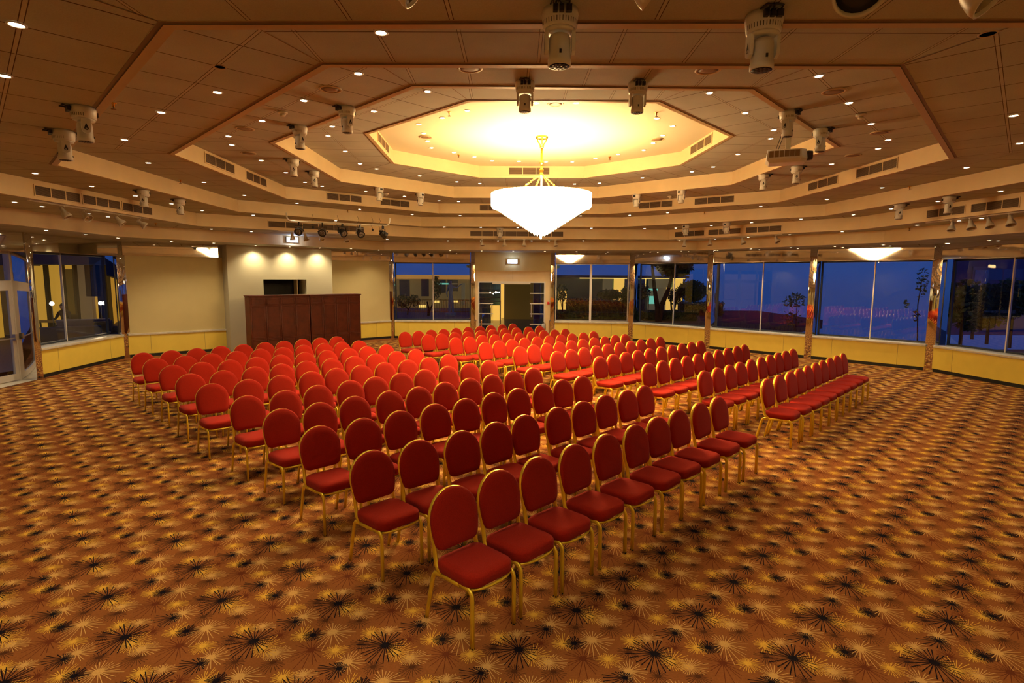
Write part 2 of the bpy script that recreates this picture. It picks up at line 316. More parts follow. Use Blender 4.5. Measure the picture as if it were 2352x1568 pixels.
def build_floor():
    mats = [mat('carpet_ground', srgb(142, 86, 42), 0.95, noise=0.13, nscale=90, bump=0.3, bscale=420, spec=0.1)]
    names = list(PAL)
    for n in names: mats.append(mat('carpet_' + n, PAL[n], 0.95, noise=0.10, nscale=120, spec=0.1))
    rng = np.random.default_rng(4)
    tv, tf, tm = [], [], []
    nb = 0
    for si, (cn, ox, oy, L, R, U, D, nr) in enumerate(STARS):
        z = 0.0004 + 0.00012 * si
        # ragged core, then rays that start at its edge
        rc = (0.17 if cn in ('black', 'dark', 'rust') else 0.26) * min(L, R, U, D) + 0.007
        k = 22
        cv = [(ox + rc * (1.15 + (0.22 if i % 2 else -0.08)) * math.cos(2 * PI * i / k), oy + rc * (1.0 + (0.22 if i % 2 else -0.08)) * math.sin(2 * PI * i / k), z + 0.00006) for i in range(k)]
        tv += cv + [(ox, oy, z + 0.00006)]
        for i in range(k): tf.append((nb + k, nb + i, nb + (i + 1) % k)); tm.append(names.index(cn) + 1)
        nb += k + 1
        wd = 0.0080 if cn == 'black' else 0.0054
        for i in range(nr):
            a = 2 * PI * (i + rng.uniform(-0.25, 0.25)) / nr
            ca, sa = math.cos(a), math.sin(a)
            rx = R if ca > 0 else L; ry = U if sa > 0 else D
            r = (rx * ry) / math.sqrt((ry * ca) ** 2 + (rx * sa) ** 2) * rng.uniform(0.82, 1.14) * 1.12
            px, py = -sa, ca
            w0 = min(wd * 0.62, 0.42 * 2 * PI * rc / nr); w1 = wd * 0.40; s0 = rc * 0.8
            tv += [(ox + ca * s0 + px * w0, oy + sa * s0 + py * w0, z), (ox + ca * s0 - px * w0, oy + sa * s0 - py * w0, z), (ox + ca * r - px * w1, oy + sa * r - py * w1, z), (ox + ca * r + px * w1, oy + sa * r + py * w1, z)]
            tf += [(nb, nb + 1, nb + 2), (nb, nb + 2, nb + 3)]; tm += [names.index(cn) + 1] * 2
            nb += 4
    tv = np.array(tv, np.float32); tf = np.array(tf, np.int32); tm = np.array(tm, np.int32)
    a = np.array((0.882, -0.034)); b = np.array((0.428, 0.438)); o = np.array((-0.826, 3.476))
    cells = []
    for i in range(-60, 60):
        for j in range(-60, 60):
            p = o + a * i + b * j
            x, y = p
            if not (0.6 < y < 21.5 and abs(x) < 11.4): continue
            if y < 2.2 + 0 * x and y < 1.9: continue
            if abs(x) > y * 1.02 + 1.2: continue
            if x < 0 and y > 16.2 + (x + 11.15) * 0.865 - 0.2: continue
            if x > 4.4 and y > 21.4 - (x - 4.53) * 1.03: continue
            cells.append(p)
    cells = np.array(cells, np.float32)
    n = len(cells)
    V = np.repeat(tv[None], n, 0); V[:, :, :2] += cells[:, None, :]
    F = tf[None] + (np.arange(n, dtype=np.int32) * len(tv))[:, None, None]
    V = V.reshape(-1, 3); F = F.reshape(-1, 3); Mi = np.tile(tm, n)
    # ground slab (4 outer verts top + bottom)
    base = np.array([(-14, -1.2, 0), (14, -1.2, 0), (14, 7, 0), (12.2, 14.6, 0), (4.8, 22.25, 0), (-4.8, 22.25, 0), (-11.9, 16.5, 0), (-14, 7, 0)], np.float32)
    nv = len(V)
    V = np.concatenate([V, base])
    me = bpy.data.meshes.new('floor')
    nf = len(F)
    me.vertices.add(len(V)); me.vertices.foreach_set('co', V.ravel())
    li = np.concatenate([F.ravel(), np.arange(nv, nv + 8, dtype=np.int32)])
    me.loops.add(len(li)); me.loops.foreach_set('vertex_index', li)
    me.polygons.add(nf + 1)
    st = np.concatenate([np.arange(nf, dtype=np.int32) * 3, [nf * 3]]).astype(np.int32)
    me.polygons.foreach_set('loop_start', st)
    me.polygons.foreach_set('loop_total', np.concatenate([np.full(nf, 3), [8]]).astype(np.int32))
    for m in mats: me.materials.append(m)
    me.polygons.foreach_set('material_index', np.concatenate([Mi, [0]]).astype(np.int32))
    me.update(calc_edges=True)
    ob = bpy.data.objects.new('floor', me); C.objects.link(ob)
    tag(ob, kind='structure')
build_floor()

# ---------------- ceiling: tiled steps rising to the plaster dome
def tilemat():
    m = bpy.data.materials.new('ceiling_tile'); m.use_nodes = True
    nt = m.node_tree; b = nt.nodes['Principled BSDF']; N = nt.nodes.new; L = nt.links.new
    uv = N('ShaderNodeUVMap'); sp = N('ShaderNodeSeparateXYZ'); L(uv.outputs[0], sp.inputs[0])
    def line(out, period, width):
        d = N('ShaderNodeMath'); d.operation = 'DIVIDE'; d.inputs[1].default_value = period; L(out, d.inputs[0])
        f = N('ShaderNodeMath'); f.operation = 'FRACT'; L(d.outputs[0], f.inputs[0])
        s = N('ShaderNodeMath'); s.operation = 'SUBTRACT'; s.inputs[1].default_value = 0.5; L(f.outputs[0], s.inputs[0])
        a = N('ShaderNodeMath'); a.operation = 'ABSOLUTE'; L(s.outputs[0], a.inputs[0])
        g = N('ShaderNodeMath'); g.operation = 'GREATER_THAN'; g.inputs[1].default_value = 0.5 - width / period / 2; L(a.outputs[0], g.inputs[0])
        return g
    g1 = line(sp.outputs[0], 0.60, 0.030)     # wide flat battens across
    g1b = line(sp.outputs[0], 0.60, 0.020)
    g2 = line(sp.outputs[1], 0.66, 0.014)     # thin joints parallel to the rim
    edge = N('ShaderNodeMath'); edge.operation = 'SUBTRACT'; L(g1.outputs[0], edge.inputs[0]); L(g1b.outputs[0], edge.inputs[1])
    mx = N('ShaderNodeMath'); mx.operation = 'MAXIMUM'; L(edge.outputs[0], mx.inputs[0]); L(g2.outputs[0], mx.inputs[1])
    # joint along the sector seam: uv.z is not kept, so the seams are modelled
    tc = N('ShaderNodeTexCoord'); n = N('ShaderNodeTexNoise'); n.inputs['Scale'].default_value = 170; L(tc.outputs['Object'], n.inputs['Vector'])
    n2 = N('ShaderNodeTexNoise'); n2.inputs['Scale'].default_value = 1.6; L(tc.outputs['Object'], n2.inputs['Vector'])
    ad = N('ShaderNodeMath'); ad.operation = 'ADD'; L(n.outputs[0], ad.inputs[0]); L(n2.outputs[0], ad.inputs[1])
    mr = N('ShaderNodeMapRange'); mr.inputs['From Min'].default_value = 0.7; mr.inputs['From Max'].default_value = 1.3; mr.inputs['To Min'].default_value = 0.88; mr.inputs['To Max'].default_value = 1.12
    L(ad.outputs[0], mr.inputs[0])
    c = N('ShaderNodeMix'); c.data_type = 'RGBA'; c.inputs['A'].default_value = (0.42, 0.415, 0.36, 1); c.inputs['B'].default_value = (0.48, 0.46, 0.38, 1)
    L(g1b.outputs[0], c.inputs['Factor'])
    c2 = N('ShaderNodeMix'); c2.data_type = 'RGBA'; c2.inputs['B'].default_value = (0.09, 0.05, 0.025, 1)
    L(c.outputs['Result'], c2.inputs['A']); L(mx.outputs[0], c2.inputs['Factor'])
    v = N('ShaderNodeVectorMath'); v.operation = 'SCALE'; L(c2.outputs['Result'], v.inputs[0]); L(mr.outputs[0], v.inputs['Scale'])
    L(v.outputs[0], b.inputs['Base Color']); b.inputs['Roughness'].default_value = 0.85; b.inputs['Specular IOR Level'].default_value = 0.2
    bp = N('ShaderNodeBump'); bp.inputs['Strength'].default_value = 0.6; bp.inputs['Distance'].default_value = 0.006; bp.invert = True
    L(mx.outputs[0], bp.inputs['Height']); L(bp.outputs[0], b.inputs['Normal'])
    return m
M['tile'] = tilemat()
def outset(poly, d):
    n = len(poly); out = []
    for i in range(n):
        p0, p1, p2 = Vector(poly[i - 1]), Vector(poly[i]), Vector(poly[(i + 1) % n])
        a = (p1 - p0).normalized(); b = (p2 - p1).normalized()
        na = Vector((a.y, -a.x)); nb = Vector((b.y, -b.x))
        m = (na + nb).normalized(); out.append(tuple(p1 + m * (d / max(0.3, m.dot(na)))))
    return out
cm = MB(); cm.uv = []
def ring_face(mb, inner, outer, z, mi=0):
    for i in range(8):
        j = (i + 1) % 8
        p, q = Vector(inner[i]), Vector(inner[j]); t = (q - p).normalized(); nr = Vector((t.y, -t.x)); mid = (p + q) / 2
        vs = [inner[i], inner[j], outer[j], outer[i]]
        mb.add([(x, y, z) for x, y in vs], [(0, 1, 2, 3)], mi)
        for x, y in vs:
            d = Vector((x, y)) - mid
            if i in (0, 4): mb.uv.append((d.dot(t) + 30.0, d.dot(nr) + 33.0))
            else: mb.uv.append((d.dot(nr) / 1.1 + 30.0, d.dot(t) * 1.1 + 33.0))
outerF = [W[17], W[16], W[15], W[13], W[10], W[7], W[6], W[4]]
outerF = outset([(x, y) for x, y in outerF], 0.5)
rims = [RG[n] for n in RN]
for k, n in enumerate(RN):
    ring_face(cm, rims[k], rims[k + 1] if k < 5 else outerF, ZR[n])
# dome ceiling, plain plaster
dome = [tuple(p) for p in RG['A']]
cm.add([(x, y, ZDOME) for x, y in outset(dome, 0.15)], [tuple(range(8))], 1); cm.uv += [(0, 0)] * 8
# slab above everything keeps the sky out
cm.box(-13, 13, -2, 24, 5.2, 5.3, 1); cm.uv += [(0, 0)] * (len(cm.v) - len(cm.uv))
def fix_uv(mb):
    per = mb.uv; loops = []
    for f in mb.f: loops += [per[i] for i in f]
    mb.uv = loops
fix_uv(cm)
# recalc of normals may reorder loops; build without it
def build_plain(mb, name, mats):
    me = bpy.data.meshes.new(name); me.from_pydata(mb.v, [], mb.f)
    for m in mats: me.materials.append(m)
    me.polygons.foreach_set('material_index', mb.m)
    ul = me.uv_layers.new(name='UVMap'); ul.data.foreach_set('uv', [c for p in mb.uv for c in p]); me.update()
    o = bpy.data.objects.new(name, me); C.objects.link(o); return o
tag(build_plain(cm, 'ceiling', [M['tile'], M['dome']]), kind='structure')
# seams between the tiled sectors + fascias and rim mouldings, one trim per step
for k, n in enumerate(RN):
    inner = rims[k]; z0 = ZR[n]; z1 = LEVZ[k]
    mb = MB()
    for i in range(8):
        p, q = inner[i], inner[(i + 1) % 8]
        mb.add([(p[0], p[1], z0 - 0.012), (q[0], q[1], z0 - 0.012), (q[0], q[1], z1), (p[0], p[1], z1)], [(0, 1, 2, 3)], 0)
    lip = outset(inner, 0.075); lip2 = outset(inner, 0.045); inn = outset(inner, -0.022); inn2 = outset(inner, -0.022)
    for i in range(8):
        j = (i + 1) % 8
        def q4(a, b, za, zb, mi): mb.add([(a[i][0], a[i][1], za), (a[j][0], a[j][1], za), (b[j][0], b[j][1], zb), (b[i][0], b[i][1], zb)], [(0, 1, 2, 3)], mi)
        q4(inn, lip2, z0 - 0.012, z0 - 0.012, 1)
        q4(lip2, lip2, z0 - 0.012, z0 - 0.004, 2)
        q4(lip2, lip, z0 - 0.004, z0 - 0.004, 2)
        q4(lip, lip, z0 - 0.004, z0, 1)
        q4(inn, inn, z0 - 0.012, z0 + 0.035, 0)
        q4(inn, [tuple(v) for v in inner], z0 + 0.035, z0 + 0.035, 0)
    # sector seams outward
    out = rims[k + 1] if k < 5 else outerF
    for i in range(8):
        a = Vector((*lip[i], z0 - 0.003)); b = Vector((*out[i], z0 - 0.003)); t = (b - a).normalized(); s = Vector((-t.y, t.x, 0)) * 0.006
        mb.add([a - s, a + s, b + s, b - s], [(0, 1, 2, 3)], 2)
    tag(mb.build('trim_%d' % (k + 1), [M['fascia'], M['trim'], M['grille']]), kind='structure')

# ---------------- walls, bay by bay
class Bay:
    def __init__(s, a, b):
        s.A = Vector(W[a]) if isinstance(a, int) else Vector(a); s.B = Vector(W[b]) if isinstance(b, int) else Vector(b)
        s.t = (s.B - s.A).normalized(); s.n = Vector((s.t.y, -s.t.x)); s.L = (s.B - s.A).length   # n points into the room (going clockwise)
        s.mat = Matrix(((s.t.x, s.n.x, 0, s.A.x), (s.t.y, s.n.y, 0, s.A.y), (0, 0, 1, 0), (0, 0, 0, 1)))
    def mb(s):
        m = MB(); m.T = s.mat; return m
P = 0.10   # half pier
NS = {'n': 0, 'd': 0, 'w': 0, 'b': 0, 'tr': 6}
def nid(k): NS[k] += 1; return NS[k]
def low_wall(bay, s0, s1, sill=True, name='wall_low', d=0.40):
    b = bay.mb(); b.box(s0, s1, -0.06, 0, 0.09, 0.64, 0)
    L = s1 - s0
    js = [s0 + 0.55] + ([s1 - 0.62] if L > 2 else [])
    for j in js: b.box(j - 0.003, j + 0.003, -0.01, 0.0015, 0.09, 0.64, 1)
    b.box(s0, s1, -d - 0.06, -0.061, 0.0, 0.64, 0)
    tag(b.build(name, [M['yellow'], M['grille']]), kind='structure')
    b = bay.mb(); b.box(s0, s1, -0.06, -0.015, 0.0, 0.09); tag(b.build(name.replace('wall', 'baseboard'), M['black']), kind='structure')
    if sill:
        b = bay.mb(); b.box(s0, s1, -d, 0.03, 0.642, 0.70); tag(b.build('trim_%d' % nid('tr'), M['sill'], bevel=0.006), kind='structure')
def header(bay, s0, s1, z0=2.93, d=0.40):
    b = bay.mb(); b.box(s0, s1, -0.03, 0, z0, ZC); b.box(s0, s1, -0.034, 0.004, z0 - 0.015, z0 - 0.001, 1); tag(b.build('trim_%d' % nid('tr'), [M['chrome'], M['grille']]), kind='structure')
    b = bay.mb(); b.box(s0, s1, -d - 0.05, -0.031, z0, z0 + 0.03); tag(b.build('trim_%d' % nid('tr'), M['darkalu']), kind='structure')
def window(bay, s0, s1, mull=(0.5,), mw=0.022, frame='darkalu', d=0.40, z0=0.70, z1=2.93):
    i = nid('n')
    b = bay.mb(); f = 0.045
    for (x0, x1, zz0, zz1) in ((s0, s1, z0, z0 + f), (s0, s1, z1 - f, z1), (s0, s0 + f, z0 + f, z1 - f), (s1 - f, s1, z0 + f, z1 - f)):
        b.box(x0, x1, -d - 0.03, -d + 0.02, zz0, zz1, 0)
    w = tag(b.build('window_%d' % i, M[frame]), kind='structure')
    ms = bay.mb()
    for m in mull:
        x = s0 + (s1 - s0) * m; ms.box(x - mw / 2, x + mw / 2, -d - 0.02, -d + 0.025, z0 + 0.001, z1 - 0.001)
    if mull: ms.build('mullion', M['mullion'], w)
    g = bay.mb(); g.add([(s0 + f, -d - 0.008, z0 + f), (s1 - f, -d - 0.008, z0 + f), (s1 - f, -d - 0.008, z1 - f), (s0 + f, -d - 0.008, z1 - f)], [(0, 1, 2, 3)]); g.build('pane', M['glass'], w)
def pier(p, ang, w=0.2, d=0.46, name=None):
    m = MB(); c, s_ = math.cos(ang), math.sin(ang)
    m.T = Matrix(((c, -s_, 0, p[0]), (s_, c, 0, p[1]), (0, 0, 1, 0), (0, 0, 0, 1)))
    m.box(-w / 2, w / 2, -0.02, d, 0, ZC); tag(m.build('trim_%d' % nid('tr'), M['chrome'], bevel=0.006), kind='structure')
def wall_ang(a, b):   # direction of outward normal -> pier local +y
    A, B = Vector(W[a]), Vector(W[b]); t = (B - A).normalized(); return math.atan2(t.y, t.x)
SIDE = {(55, 6): 'left', (7, 8): 'back_left', (9, 10): 'back_right', (10, 11): 'far_right', (11, 12): 'far_right', (12, 13): 'far_right', (13, 14): 'right', (14, 15): 'right'}
for (a, b_), sd in SIDE.items():
    bay = Bay(a, b_); s0, s1 = P, bay.L - P
    low_wall(bay, s0, s1, name='wall_' + sd)
    header(bay, s0, s1)
    if (a, b_) == (55, 6): window(bay, s0, s1, (0.46,), 0.03)
    elif (a, b_) == (9, 10): window(bay, s0, s1, (0.485,), 0.085, 'alu', d=0.2)
    elif (a, b_) == (7, 8): window(bay, s0, s1, (0.5,), 0.035, 'darkalu', d=0.25)
    else: window(bay, s0, s1, (0.5,), 0.03)
pier(W[55], wall_ang(55, 6)); pier(W[6], (wall_ang(55, 6) + wall_ang(6, 7)) / 2, 0.24)
pier(W[7], wall_ang(7, 8), 0.15); pier(W[8], wall_ang(8, 9), 0.16); pier(W[9], wall_ang(8, 9), 0.16); pier(W[10], (wall_ang(9, 10)+wall_ang(10, 11))/2, 0.2)
pier(W[11], wall_ang(10, 11)); pier(W[12], wall_ang(11, 12)); pier(W[13], (wall_ang(12, 13) + wall_ang(13, 14)) / 2, 0.24); pier(W[14], wall_ang(13, 14))
# near walls, plain, behind and beside the camera
for a, b_, nm in ((15, 16, 'near_right'), (16, 17, 'near'), (17, 4, 'near_left'), (4, 5, 'left_near')):
    bay = Bay(a, b_); b = bay.mb(); b.box(-0.1, bay.L + 0.1, -0.12, 0, 0.0, ZC + 1.9); tag(b.build('wall_' + nm, M['panel']), kind='structure')

# stage side: cream panels over the yellow dado, projecting plastered block with a pass-through
bay = Bay(6, 7); S = bay.L
for s0, s1, nm in ((0.06, 2.668, 'stage_left'), (6.022, S - 0.04, 'stage_right')):
    low_wall(bay, s0, s1, sill=False, name='wall_' + nm, d=0.1)
    b = bay.mb(); b.box(s0, s1, -0.10, 0.03, 0.642, 0.70); tag(b.build('trim_%d' % nid('tr'), M['sill'], bevel=0.006), kind='structure')
    b = bay.mb(); b.box(s0, s1, -0.20, -0.04, 0.70, 2.98); tag(b.build('wall_' + nm + '_panel', M['panel']), kind='structure')
    b = bay.mb(); b.box(s0, s1, -0.03, 0, 2.95, ZC); tag(b.build('trim_%d' % nid('tr'), M['chrome']), kind='structure')
b = bay.mb(); o0, o1, oz0, oz1 = 3.72, 5.12, 1.55, 2.27; B0, B1, Dn = 2.67, 6.02, 0.50
b.box(B0, o0, -0.2, Dn, 0, ZC); b.box(o1, B1, -0.2, Dn, 0, ZC); b.box(o0, o1, -0.2, Dn, 0, oz0); b.box(o0, o1, -0.2, Dn, oz1, ZC)
tag(b.build('wall_stage', M['plaster']), kind='structure')
b = bay.mb(); b.box(o0, o1, -0.9, -0.85, oz0 - 0.3, oz1 + 0.3, 0); b.box(o0 - 0.03, o0 - 0.001, -0.85, -0.21, oz0 - 0.3, oz1 + 0.3, 0); b.box(o1 + 0.001, o1 + 0.03, -0.85, -0.21, oz0 - 0.3, oz1 + 0.3, 0)
b.box(o0, o1, -0.85, -0.21, oz1 + 0.05, oz1 + 0.1, 0); b.box(o0, o1, -0.85, -0.21, oz0 - 0.1, oz0 - 0.05, 0)
b.box(4.9, 4.93, -0.1, 0.2, oz0, oz1, 1)
tag(b.build('wall_stage_niche', [M['black'], M['trim']]), kind='structure')

# door bay at the far end: cream lintel, timber-toned surround, glass doors
bay = Bay(8, 9); L = bay.L
b = bay.mb(); b.box(0.08, L - 0.08, -0.30, 0, 2.62, ZC)
tag(b.build('wall_back_lintel', M['panel']), kind='structure')
b = bay.mb(); b.box(0.08, 0.19, -0.3, -0.06, 0, 2.62); b.box(L - 0.27, L - 0.08, -0.3, -0.06, 0, 2.62); b.box(0.19, L - 0.27, -0.3, -0.06, 2.22, 2.62); b.box(L / 2 - 0.003, L / 2 + 0.003, -0.06, -0.057, 2.3, 2.62, 1)
tag(b.build('wall_back_surround', [M['fascia'], M['grille']]), kind='structure')
b = bay.mb(); b.box(0.191, 0.24, -0.28, -0.04, 0, 2.22); b.box(L - 0.32, L - 0.271, -0.28, -0.04, 0, 2.22); b.box(0.24, L - 0.32, -0.28, -0.04, 2.17, 2.22); b.box(0.75, L - 0.85, -0.2, -0.06, 2.12, 2.169)
d = tag(b.build('door_1', M['mullion']), kind='structure')
for s0, s1 in ((0.24, 0.78), (L - 0.86, L - 0.32)):
    g = bay.mb(); g.add([(s0, -0.12, 0.02), (s1, -0.12, 0.02), (s1, -0.12, 2.16), (s0, -0.12, 2.16)], [(0, 1, 2, 3)])
    lf = g.build('glass_leaf', M['doorglass'], d)
    g = bay.mb()
    for z in (0.55, 0.95, 1.35, 1.75): g.box(s0, s1, -0.118, -0.114, z, z + 0.035)
    g.build('frosted_band', M['white'], lf)
    g = bay.mb(); x = s1 - 0.05 if s0 < 1 else s0 + 0.05; g.box(x - 0.015, x + 0.015, -0.1, -0.07, 0.85, 1.35); g.build('door_handle', M['alu'], lf)
tag(MB().add([(0, 0, 0)], []).build('zz', M['alu']))
bpy.data.objects.remove(bpy.data.objects['zz'])

# aluminium double doors in the left wall
bay = Bay(5, 55); L = bay.L
header(bay, 0.0, L - P, 2.90)
b = bay.mb()
dz = -0.36
for x0, x1 in ((L - 0.14, L - 0.08), (L - 1.26, L - 1.10), (L - 2.34, L - 2.28), (0.0, 0.08)): b.box(x0, x1, dz - 0.1, dz + 0.04, 0, 2.90)
b.box(0.08, L - 0.14, dz - 0.06, dz + 0.03, 2.14, 2.26)
b.box(0.08, L - 0.14, dz - 0.06, dz + 0.03, 2.85, 2.90)
d = tag(b.build('door_2', M['mullion']), kind='structure')
for s0, s1 in ((L - 1.10, L - 0.14), (L - 2.28, L - 1.26)):
    b = bay.mb(); w = 0.09
    b.box(s0, s0 + w, dz - 0.02, dz + 0.03, 0.02, 2.14); b.box(s1 - w, s1, dz - 0.02, dz + 0.03, 0.02, 2.14); b.box(s0 + w, s1 - w, dz - 0.02, dz + 0.03, 0.02, 0.16); b.box(s0 + w, s1 - w, dz - 0.02, dz + 0.03, 2.04, 2.14)
    lf = b.build('door_leaf', M['mullion'], d)
    g = bay.mb(); g.add([(s0 + w, dz, 0.16), (s1 - w, dz, 0.16), (s1 - w, dz, 2.04), (s0 + w, dz, 2.04)], [(0, 1, 2, 3)]); g.build('pane', M['glass'], lf)
    g = bay.mb(); g.box(s0 + 0.02, s1 - 0.02, dz + 0.06, dz + 0.085, 0.96, 0.985); g.box(s1 - 0.1, s1 - 0.03, dz + 0.03, dz + 0.1, 0.93, 1.06); g.build('push_bar', M['alu'], lf)
g = bay.mb()
for s0, s1 in ((L - 1.10, L - 0.14), (L - 2.28, L - 1.26), (0.08, L - 2.34)): g.add([(s0, dz - 0.01, 2.26), (s1, dz - 0.01, 2.26), (s1, dz - 0.01, 2.85), (s0, dz - 0.01, 2.85)], [(0, 1, 2, 3)])
g.build('transom_pane', M['glass'], d)
b = bay.mb(); b.box(0, L, -0.6, 0, -0.02, 0.004); tag(b.build('trim_%d' % nid('tr'), M['sill']), kind='structure')
# ---------------------------------------------------------------- banquet chairs (front is +y)
def make_chair():
    root = empty('banquet_chair', (0, 0, 0))
    G = M['gold']; XS = 0.193
    # ribbed oval tube: side a, up b
    prof = []
    for i in range(16):
        a = 2 * PI * i / 16; k = 1 - 0.10 * (1 if i % 2 else 0)
        prof.append((0.0122 * math.cos(a) * k, 0.0182 * math.sin(a) * k))
    for s in (-1, 1):
        x = s * XS
        # front leg with the bend at the seat rail
        pts = [(x, 0.232, 0.0), (x, 0.232, 0.20), (x, 0.230, 0.345)] + [(x, 0.170 + 0.060 * math.cos(a), 0.345 + 0.055 * math.sin(a)) for a in [PI / 2 * k / 6 for k in range(1, 7)]] + [(x, 0.10, 0.396)]
        m = MB(); m.tube(pts, 0, prof=prof, up=(1, 0, 0)); lg = m.build('leg', G, root)
        m = MB(); m.box(x - 0.010, x + 0.010, 0.217, 0.247, 0.0, 0.012); m.build('foot_cap', M['rubber'], lg)
        # rear leg, splayed backward
        pts = [(x, -0.262, 0.0), (x, -0.232, 0.13), (x, -0.188, 0.315), (x, -0.176, 0.352), (x, -0.155, 0.378), (x, -0.12, 0.384), (x, -0.08, 0.385)]
        m = MB(); m.tube(pts, 0, prof=prof, up=(1, 0, 0)); lg = m.build('leg', G, root)
        m = MB(); m.box(x - 0.010, x + 0.010, -0.276, -0.250, 0.0, 0.014); m.build('foot_cap', M['rubber'], lg)
    # seat frame: two rails, curved front rail, rear rail
    m = MB()
    for s in (-1, 1): m.tube([(s * XS, 0.11, 0.395), (s * XS, 0.0, 0.390), (s * XS, -0.10, 0.384)], 0, prof=prof, up=(1, 0, 0))
    fr = [(-XS + 0.01, 0.175, 0.392), (-0.165, 0.215, 0.392), (-0.11, 0.240, 0.392), (-0.05, 0.250, 0.392), (0.05, 0.250, 0.392), (0.11, 0.240, 0.392), (0.165, 0.215, 0.392), (XS - 0.01, 0.175, 0.392)]
    m.tube(fr, 0.010, n=8)
    m.box(-XS, XS, -0.155, -0.135, 0.374, 0.394)
    m.build('seat_frame', G, root)
    # balloon back frame
    def yb(z): return -0.150 - 0.085 * max(0, (z - 0.42)) / 0.50
    pts = []
    half = [(0.193, 0.402, -0.085), (0.193, 0.415, -0.125), (0.190, 0.440, -0.148), (0.186, 0.50, None), (0.187, 0.57, None), (0.193, 0.64, None), (0.199, 0.70, None)]
    for x, z, y in half: pts.append((x, yb(z) if y is None else y, z))
    for k in range(1, 16):
        a = PI * k / 16; z = 0.725 + 0.195 * math.sin(a); pts.append((0.200 * math.cos(a), yb(z), z))
    for x, z, y in reversed(half): pts.append((-x, yb(z) if y is None else y, z))
    prof2 = [(b * 1.25, a * 0.95) for a, b in prof]
    m = MB(); m.tube(pts, 0, prof=[(b * 1.15, a) for a, b in prof], up=(0, 1, 0.0)); m.build('back_frame', G, root)
    # seat cushion: rounded plan, crowned top
    def plan(inset):
        P = []; hx, y0, y1 = 0.203 - inset, -0.165 + inset, 0.246 - inset
        def corner(cx, cy, r, a0):
            for k in range(7):
                a = math.radians(a0 + 90 * k / 6); P.append((cx + r * math.cos(a), cy + r * math.sin(a)))
        rf, rb = 0.085, 0.075
        corner(hx - rf, y1 - rf, rf, 0); corner(-hx + rf, y1 - rf, rf, 90); corner(-hx + rb, y0 + rb, rb, 180); corner(hx - rb, y0 + rb, rb, 270)
        return P
    m = MB(); lay = [(0.012, 0.402), (0.0, 0.410), (0.0, 0.462), (0.003, 0.472), (0.010, 0.480), (0.022, 0.485), (0.06, 0.489), (0.12, 0.491)]
    n = len(plan(0)); v = []; f = []
    for ins, z in lay:
        # shrink toward the centre
        s_ = 1 - ins / 0.205
        base = plan(0)
        v += [(x * s_, 0.04 + (y - 0.04) * s_, z + 0.004 * (1 if z > 0.48 else 0)) for x, y in base]
    for k in range(len(lay) - 1):
        for i in range(n):
            j = (i + 1) % n; f.append((k * n + i, k * n + j, (k + 1) * n + j, (k + 1) * n + i))
    f.append(tuple(range(n))[::-1]); f.append(tuple((len(lay) - 1) * n + i for i in range(n)))
    m.add(v, f, 0, True); m.build('seat', M['red'], root)
    # backrest pad between the uprights
    def outline(s_):
        o = []
        for k in range(0, 17):
            a = PI * k / 16; o.append((0.2115 * math.cos(a), 0.725 + 0.208 * math.sin(a)))
        o += [(-0.208, 0.66), (-0.199, 0.60), (-0.190, 0.565), (-0.174, 0.540), (-0.138, 0.526), (0.138, 0.526), (0.174, 0.540), (0.190, 0.565), (0.199, 0.60), (0.208, 0.66)]
        cz = 0.715
        return [(x * s_, cz + (z - cz) * s_) for x, z in o]
    m = MB(); lay = [(0.70, -0.024), (0.88, -0.022), (0.935, -0.014), (0.94, 0.010), (0.99, 0.014), (1.0, 0.022), (0.985, 0.036), (0.94, 0.046), (0.72, 0.052)]
    v = []; f = []; n = len(outline(1))
    for s_, dy in lay: v += [(x, yb(z) + dy, z) for x, z in outline(s_)]
    for k in range(len(lay) - 1):
        for i in range(n):
            j = (i + 1) % n; f.append((k * n + i, k * n + j, (k + 1) * n + j, (k + 1) * n + i))
    f.append(tuple(range(n))[::-1]); f.append(tuple((len(lay) - 1) * n + i for i in range(n)))
    m.add(v, f, 0, True); m.build('backrest', M['red'], root)
    return root
chair0 = make_chair(); index_kids(chair0)
random.seed(5)
first = True
for bi, blk in enumerate((CH[:10], CH[10:])):
    for ri, row in enumerate(blk):
        for j, (x, y) in enumerate(row):
            rz = math.radians(-135.0 + random.uniform(-1.6, 1.6))
            fx, fy = -math.sin(rz), math.cos(rz)
            loc = (x + 0.235 * fx, y + 0.235 * fy, 0.0)
            if first: o = chair0; o.location = loc; o.rotation_euler = (0, 0, rz); first = False
            else: o = copy_tree(chair0, loc, rz)
            rown = 'front row' if ri == 0 else ('last row' if ri == 9 else ORD[ri + 1] + ' row')
            seat = 'nearest seat' if j == 0 else ('farthest seat' if j == 9 else ORD[j + 1] + ' seat from near end')
            tag(o, 'red gold-framed banquet chair, %s, %s of %s block' % (seat, rown, 'near' if bi == 0 else 'far'), 'chair', 'rows of red banquet chairs')

# ---------------------------------------------------------------- chandelier
CHX, CHY = 0.53, 10.80
ch = tag(empty('chandelier', (CHX, CHY, ZDOME)), 'huge lit crystal chandelier hanging from the bright central dome on a brass stem', 'chandelier')
def zc(z): return z - ZDOME
m = MB(); m.lathe([(0.115, zc(4.99)), (0.115, zc(4.965)), (0.10, zc(4.95)), (0.03, zc(4.945))], 24)
for k in range(3):
    a = 2 * PI * k / 3 + 0.5
    m.tube([(0.10 * math.cos(a), 0.10 * math.sin(a), zc(4.955)), (0.085 * math.cos(a), 0.085 * math.sin(a), zc(4.91)), (0.04 * math.cos(a), 0.04 * math.sin(a), zc(4.86)), (0.028 * math.cos(a), 0.028 * math.sin(a), zc(4.80))], 0.012, 6)
m.lathe([(0.035, zc(4.83)), (0.04, zc(4.80)), (0.028, zc(4.785))], 16)
m.build('ceiling_rose', M['brass'], ch)
